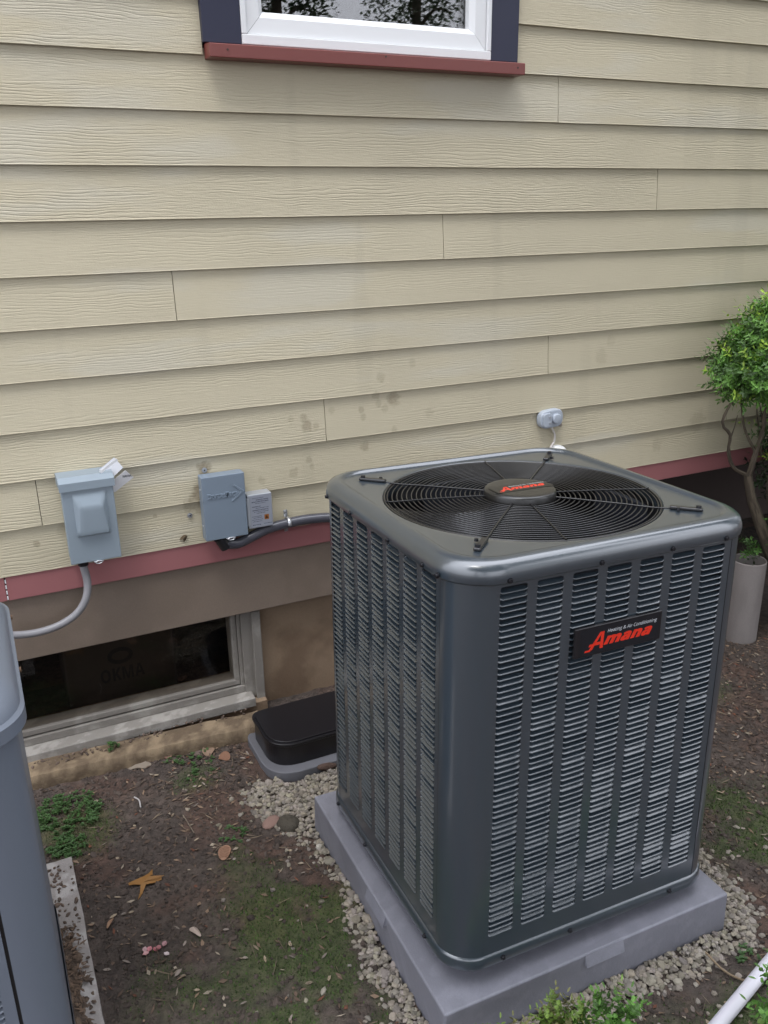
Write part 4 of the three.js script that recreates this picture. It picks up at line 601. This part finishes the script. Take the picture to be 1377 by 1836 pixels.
  tw('curved brown twig in front of the pad on the right', [[0.985, 1.6, 0.02], [0.99, 1.66, 0.012], [1.02, 1.7, 0.008], [1.07, 1.72, 0.006]], 0.003, [0.22, 0.16, 0.1]);
  tw('straight dry stem across the soil above the yellow leaf', [[-0.09, 0.44, 0.005], [-0.082, 0.55, 0.01]], 0.0016, [0.2, 0.16, 0.12]);
}
{ // bright weeds at the foot of the old unit, and a seedling on the curb
  const weed = (label, x, z, R0, n, h, cat = 'weed', y0) => { const o = thing('green_weed', label, cat, [x, y0 ?? gh(x, z), z]); const s = new Soup(), st = []; for (let i = 0; i < n; i++) { const a = rr(0, 6.3), d = R0 * Math.sqrt(rnd()), px = Math.cos(a) * d, pz = Math.sin(a) * d, hh = h * rr(0.4, 1) * (1 - 0.5 * d / R0); st.push(tube([[px * 0.8, 0, pz * 0.8], [px, hh * 0.6, pz], [px * 1.05, hh, pz * 1.05]], 0.0009, 4, 4)); for (let k = 0; k < 8; k++) { const t = rr(0, 6.3), b = rr(0.7, 1.4); s.leaf(V(px, hh * rr(0.5, 1), pz), V(Math.cos(t), rr(0, 0.5), Math.sin(t)).normalize(), V(0, 1, 0), rr(0.006, 0.014), rr(0.004, 0.009), 0.2, [0.06 * b, 0.13 * b, 0.035 * b]); } }
    const f = part(o, 'foliage', s.geo(), leafMat); f.userData.kind = 'stuff'; part(o, 'stems', st, std(lin(0.1, 0.14, 0.05), 0.8)).userData.kind = 'stuff'; };
  weed('bright green weed clump beside the old unit below the curb', -0.425, 0.27, 0.11, 150, 0.035);
  weed('darker weed patch just behind the old concrete slab', -0.445, 0.43, 0.06, 60, 0.025);
  weed('sparse low weeds on the mulch below the curb', 0.0, 0.2, 0.1, 30, 0.018);
  weed('tiny seedling growing on the tan stone curb', -0.24, 0.045, 0.02, 7, 0.04, 'seedling', 0.05);
  weed('small grass like weed on bare soil right of pad', 1.1, 1.66, 0.05, 12, 0.03);
  weed('few pale weeds beside the tan oval leaf', 0.03, 0.6, 0.045, 12, 0.018);
}
{ // pipes
  const o = thing('white_pipe', 'white plastic pipe lying on the ground at the lower right', 'pipe', [0, 0, 0]);
  const g = cyl(0.0165, 0.0165, 1.5, 20).rotateZ(Math.PI / 2).rotateY(Math.atan2(0.075, 0.262)).translate(1.37, 0.028, 1.625);
  part(o, 'pipe_tube', g, pvc);
  const d = thing('drain_pipe', 'upright open grey white pipe standing at the foot of the bush', 'pipe', [2.43, -0.02, 0.37]);
  part(d, 'pipe_shell', new THREE.LatheGeometry([[0.072, 0], [0.072, 0.385], [0.07, 0.39], [0.064, 0.388], [0.063, 0.1], [0.001, 0.1]].map((p) => new THREE.Vector2(...p)), 40), std(lin(1, 1, 1), 0.75, { map: blotch([0.17, 0.15, 0.142], [0.225, 0.2, 0.19], 69, 4) }));
}

// ---------------------------------------------------------------- plants
function bushCrown(list, n, len, cols, out = 0.55, wf = 1) { // twigs with paired leaves filling ellipsoids
  const s = new Soup();
  for (const [cx, cy, cz, rx, ry, rz, share] of list) for (let i = 0; i < n * share; i++) {
    const a = rr(0, 6.3), u = rr(-1, 1), q = Math.sqrt(1 - u * u), k = Math.pow(rnd(), 0.33) * (0.82 + 0.36 * fbm(a * 2.2 + cx * 9, u * 3 + cy * 7, 121, 3)), d = V(q * Math.cos(a), u, q * Math.sin(a)), p = V(cx + d.x * rx * k, cy + d.y * ry * k, cz + d.z * rz * k);
    const dir = d.clone().multiplyScalar(out).add(V(rr(-0.5, 0.5), rr(0.1, 0.7), rr(-0.5, 0.5))).normalize(), L = len * rr(2.2, 3.4), young = rnd(), col = young < 0.12 && k > 0.8 ? cols[2] : young < 0.55 ? cols[1] : cols[0], m = 4 + (rnd() * 3 | 0), side0 = V(rr(-1, 1), rr(-1, 1), rr(-1, 1)).cross(dir).normalize();
    for (let j = 0; j < m; j++) { const t = j / m, o = p.clone().addScaledVector(dir, L * t), sd = side0.clone().applyAxisAngle(dir, (j % 2) * Math.PI / 2), b = rnd() < 0.05 ? 0.45 : rr(0.6, 1.4); for (const w of [-1, 1]) s.leaf(o, dir.clone().multiplyScalar(0.55).addScaledVector(sd, w).normalize(), dir.clone().addScaledVector(sd, -0.5 * w), len * rr(0.7, 1.1), wf * len * rr(0.38, 0.54), 0.25, col.map((v) => v * b)); }
    s.leaf(p.clone().addScaledVector(dir, L), dir, V(0, 1, 0.1), len, len * 0.35, 0.2, col);
  }
  return s.geo();
}
{
  const o = thing('boxwood_bush', 'tall green bush with bare lower stems at the right edge', 'bush', [2.66, 0, 0.4]);
  const cols = [[0.09, 0.18, 0.045], [0.16, 0.34, 0.06], [0.32, 0.48, 0.06]];
  const c = part(o, 'crown', bushCrown([[-0.25, 1.205, -0.04, 0.2, 0.12, 0.22, 0.5], [-0.06, 1.3, 0.0, 0.3, 0.18, 0.3, 1.6], [0.12, 1.39, 0, 0.26, 0.16, 0.28, 0.6], [0.35, 1.3, 0, 0.35, 0.3, 0.35, 0.6], [-0.36, 1.16, -0.04, 0.11, 0.07, 0.15, 0.22], [-0.08, 0.98, 0.0, 0.2, 0.12, 0.16, 0.06], [0.1, 0.85, 0, 0.2, 0.2, 0.2, 0.2]], 1250, 0.024, cols), leafMat); c.userData.kind = 'stuff';
  part(o, 'trunk', [taper([[0.02, -0.05, 0.02], [-0.02, 0.2, -0.0], [-0.1, 0.37, -0.03], [-0.2, 0.55, -0.04], [-0.27, 0.68, -0.04], [-0.295, 0.76, -0.04]], 0.042, 0.017, 20, 9), taper([[0.05, -0.05, 0.06], [0.0, 0.25, 0.03], [-0.12, 0.5, 0.0], [-0.2, 0.7, 0], [-0.22, 0.85, 0.02]], 0.03, 0.014, 18, 8)], bark);
  const stem = (pts, r0, r1) => part(o, 'stem', taper(pts.map(([x, y, z], i) => i ? [x + rr(-0.008, 0.008), y, z + rr(-0.008, 0.008)] : [x, y, z]), r0 * 0.72, r1 * 0.7, 22, 6), bark);
  stem([[-0.295, 0.755, -0.04], [-0.37, 0.8, -0.04], [-0.415, 0.88, -0.04], [-0.43, 0.95, -0.04], [-0.475, 1.0, -0.04], [-0.45, 1.1, -0.03], [-0.36, 1.2, -0.02]], 0.012, 0.006);
  stem([[-0.293, 0.75, -0.04], [-0.28, 0.84, -0.03], [-0.27, 0.95, -0.02], [-0.27, 1.06, -0.02], [-0.2, 1.2, 0]], 0.017, 0.008);
  stem([[-0.285, 0.86, -0.03], [-0.32, 0.95, -0.06], [-0.33, 1.03, -0.08], [-0.38, 1.12, -0.06]], 0.009, 0.005);
  stem([[-0.22, 0.82, 0.02], [-0.22, 0.95, 0.04], [-0.19, 1.1, 0.04], [-0.05, 1.25, 0.03]], 0.015, 0.008);
  stem([[-0.22, 0.83, 0.02], [-0.15, 0.93, 0.05], [-0.12, 1.05, 0.06], [-0.02, 1.2, 0.08]], 0.012, 0.006);
  stem([[-0.12, 0.5, 0], [-0.02, 0.75, 0.02], [0.04, 0.95, 0.02], [0.08, 1.2, 0]], 0.02, 0.009);
  stem([[-0.27, 0.96, -0.02], [-0.235, 1.02, -0.05], [-0.23, 1.1, -0.06]], 0.008, 0.005);
  stem([[-0.425, 0.93, -0.04], [-0.4, 0.97, -0.05], [-0.385, 1.02, -0.05]], 0.005, 0.002);
  stem([[-0.05, 0.9, 0.02], [-0.1, 1.0, 0.04], [-0.12, 1.12, 0.05]], 0.007, 0.004);
  for (let k = 0; k < 26; k++) { const x = rr(-0.3, 0.25), z = rr(-0.14, 0.16); stem([[x * 0.55 - 0.1, rr(0.82, 0.92), z * 0.4], [x * 0.9, rr(0.98, 1.04), z], [x + rr(-0.06, 0.06), rr(1.12, 1.2), z * 1.3]], rr(0.003, 0.006), 0.002); }
  const low = part(o, 'low_sprigs', bushCrown([[-0.1, 0.5, 0.08, 0.06, 0.04, 0.06, 1], [-0.06, 0.28, 0.12, 0.06, 0.05, 0.06, 1], [-0.1, 0.56, 0.02, 0.05, 0.05, 0.05, 0.6], [-0.14, 0.41, -0.05, 0.08, 0.03, 0.03, 0.6], [-0.02, 0.8, 0.06, 0.09, 0.1, 0.08, 1.2]], 34, 0.022, [[0.06, 0.13, 0.03], [0.09, 0.2, 0.04], [0.12, 0.24, 0.04]], 0.8), leafMat); low.userData.kind = 'stuff';
  const d = thing('dark_shrub', 'dense dark shrub behind the bush trunk at the right edge', 'shrub', [3.25, 0, 0.3]);
  part(d, 'crown', bushCrown([[-0.25, 0.75, -0.05, 0.3, 0.28, 0.25, 1], [-0.1, 0.4, 0.1, 0.38, 0.3, 0.3, 1], [0.2, 0.9, 0, 0.5, 0.5, 0.4, 1]], 500, 0.03, [[0.02, 0.036, 0.014], [0.03, 0.055, 0.018], [0.05, 0.08, 0.025]]), leafMat).userData.kind = 'stuff';
  part(d, 'trunk', taper([[0, -0.05, 0], [-0.05, 0.3, 0], [-0.1, 0.7, 0]], 0.03, 0.012), bark);
}
{ // low shrubs at the lower edge, near the camera
  const shrub = (label, x, z, tops, cols, len, n) => { const o = thing('low_shrub', label, 'shrub', [x, 0, z]); part(o, 'foliage', bushCrown(tops, n, len, cols, 0.7, 1.5), leafMat).userData.kind = 'stuff'; const st = tops.map(([cx, cy, cz]) => taper([[cx * 0.4, -0.02, cz * 0.4], [cx * 0.8, cy * 0.5, cz * 0.8], [cx, cy, cz]], 0.004, 0.0015, 8, 5)); st.forEach((g) => part(o, 'stem', g, bark)); };
  const Y = [[0.24, 0.24, 0.09], [0.2, 0.3, 0.06], [0.42, 0.45, 0.15]], G = [[0.1, 0.21, 0.04], [0.15, 0.32, 0.06], [0.26, 0.42, 0.09]];
  shrub('low yellow green shrub along the bottom edge before the pad', 0.4, 1.68, [[-0.13, 0.105, -0.01, 0.04, 0.02, 0.03, 0.8], [-0.07, 0.115, -0.01, 0.05, 0.02, 0.04, 1.1], [0.0, 0.12, 0.01, 0.05, 0.025, 0.04, 1.2], [0.055, 0.145, -0.01, 0.025, 0.03, 0.025, 0.7], [0.09, 0.115, 0.01, 0.05, 0.025, 0.04, 1.2]], Y, 0.014, 30);
  shrub('small bright green shrub at the right end of the low yellow green one', 0.55, 1.71, [[-0.02, 0.115, 0, 0.035, 0.025, 0.035, 1.1], [0.04, 0.13, 0.01, 0.03, 0.025, 0.03, 1]], G, 0.016, 24);
  shrub('bright green shrub beside the white pipe at the lower right', 0.93, 1.87, [[-0.01, 0.11, 0.01, 0.035, 0.03, 0.03, 1], [0.05, 0.14, -0.02, 0.045, 0.04, 0.04, 1.2], [0.02, 0.07, 0.03, 0.05, 0.03, 0.04, 0.8]], G, 0.02, 18);
}
// ---------------------------------------------------------------- trees behind the photographer: they show in the window and shade the wall's right end
{
  const tree = (label, x, z, h, cr, n, y0, ls = 1) => { const o = thing('yard_tree', label, 'tree', [x, 0, z], 0); part(o, 'trunk', taper([[0, -0.2, 0], [0.1, h * 0.3, 0.05], [0, h * 0.65, 0], [0.05, h, 0]], 0.2, 0.05, 14, 9), bark); const s = new Soup();
    for (let i = 0; i < 16; i++) { const y = mix(y0, h, i / 15), a = i * 2.4, l = cr * (1.05 - 0.75 * i / 15); part(o, 'limb', taper([[0.05, y - 0.25, 0], [Math.cos(a) * l * 0.5, y, Math.sin(a) * l * 0.5], [Math.cos(a) * l * 0.95, y - 0.1, Math.sin(a) * l * 0.95]], 0.04, 0.012, 8, 5), bark); }
    for (let i = 0; i < n; i++) { const t = rnd(), y = mix(y0, h + 0.4, t), a = rr(0, 6.3), l = cr * (1.1 - 0.75 * t) * Math.sqrt(rnd()); if (fbm(a * 1.6 + x, y * 1.3, 131, 3) < 0.47) continue; const d = rr(0, 6.3), b = rr(0.6, 1.4); s.leaf(V(Math.cos(a) * l, y + rr(-0.2, 0.2), Math.sin(a) * l), V(Math.cos(d), rr(-0.6, 0.2), Math.sin(d)).normalize(), V(rr(-0.5, 0.5), 1, rr(-0.5, 0.5)), ls * rr(0.12, 0.24), ls * rr(0.06, 0.11), 0.2, [0.045 * b, 0.075 * b, 0.03 * b]); }
    part(o, 'crown', s.geo(), leafMat).userData.kind = 'stuff'; };
  tree('dark tree mirrored in the left part of the upper window', 4.7, 11.6, 6.4, 1.5, 12000, 1.4, 0.6);
  tree('dark tree mirrored in the right part of the upper window', 7.6, 12.4, 6.8, 1.5, 11000, 1.6, 0.6);
  tree('tree standing behind the photographer on the left', -3.4, 11, 7, 2.0, 4500, 1.8);
  tree('broad tree beyond the right end of the wall', 4.5, 1.7, 5.2, 1.6, 7000, 1.0);
  // spreading tree whose canopy hangs over the yard: light comes in under it
  const o = thing('shade_tree', 'spreading tree behind the photographer whose canopy hangs over the yard', 'tree', [-2.6, 0, 5.2]);
  part(o, 'trunk', taper([[0, -0.2, 0], [0.1, 2, -0.1], [0.3, 4.5, -0.3], [0.8, 7, -0.6]], 0.28, 0.1, 14, 9), bark);
  const s = new Soup();
  for (let i = 0; i < 14; i++) { const a = -1.9 + i * 0.45, l = rr(2.5, 6.5), y = rr(5.6, 7.4); part(o, 'limb', taper([[0.3, y - 1.4, -0.3], [Math.cos(a) * l * 0.4 + 0.5, y - 0.3, Math.sin(a) * l * 0.4], [Math.cos(a) * l + 1.5, y + 0.2, Math.sin(a) * l * 0.7 + 1.2]], 0.09, 0.02, 10, 6), bark); }
  for (let i = 0; i < 20000; i++) { const a = rr(0, 6.3), l = 5.6 * Math.sqrt(rnd()), x = 2.8 + Math.cos(a) * l * 1.1, z = 2.1 + Math.sin(a) * l * 0.85, y = rr(5.4, 7.8); if (fbm(x * 0.9 + 40, z * 0.9 + y * 0.5, 141, 3) < 0.38) continue; const d = rr(0, 6.3), b = rr(0.6, 1.4); s.leaf(V(x, y, z), V(Math.cos(d), rr(-0.6, 0.2), Math.sin(d)).normalize(), V(rr(-0.5, 0.5), 1, rr(-0.5, 0.5)), rr(0.16, 0.3), rr(0.09, 0.16), 0.2, [0.04 * b, 0.075 * b, 0.022 * b]); }
  part(o, 'crown', s.geo(), leafMat).userData.kind = 'stuff';
}
scene.updateMatrixWorld(true);
renderer.render(scene, camera);
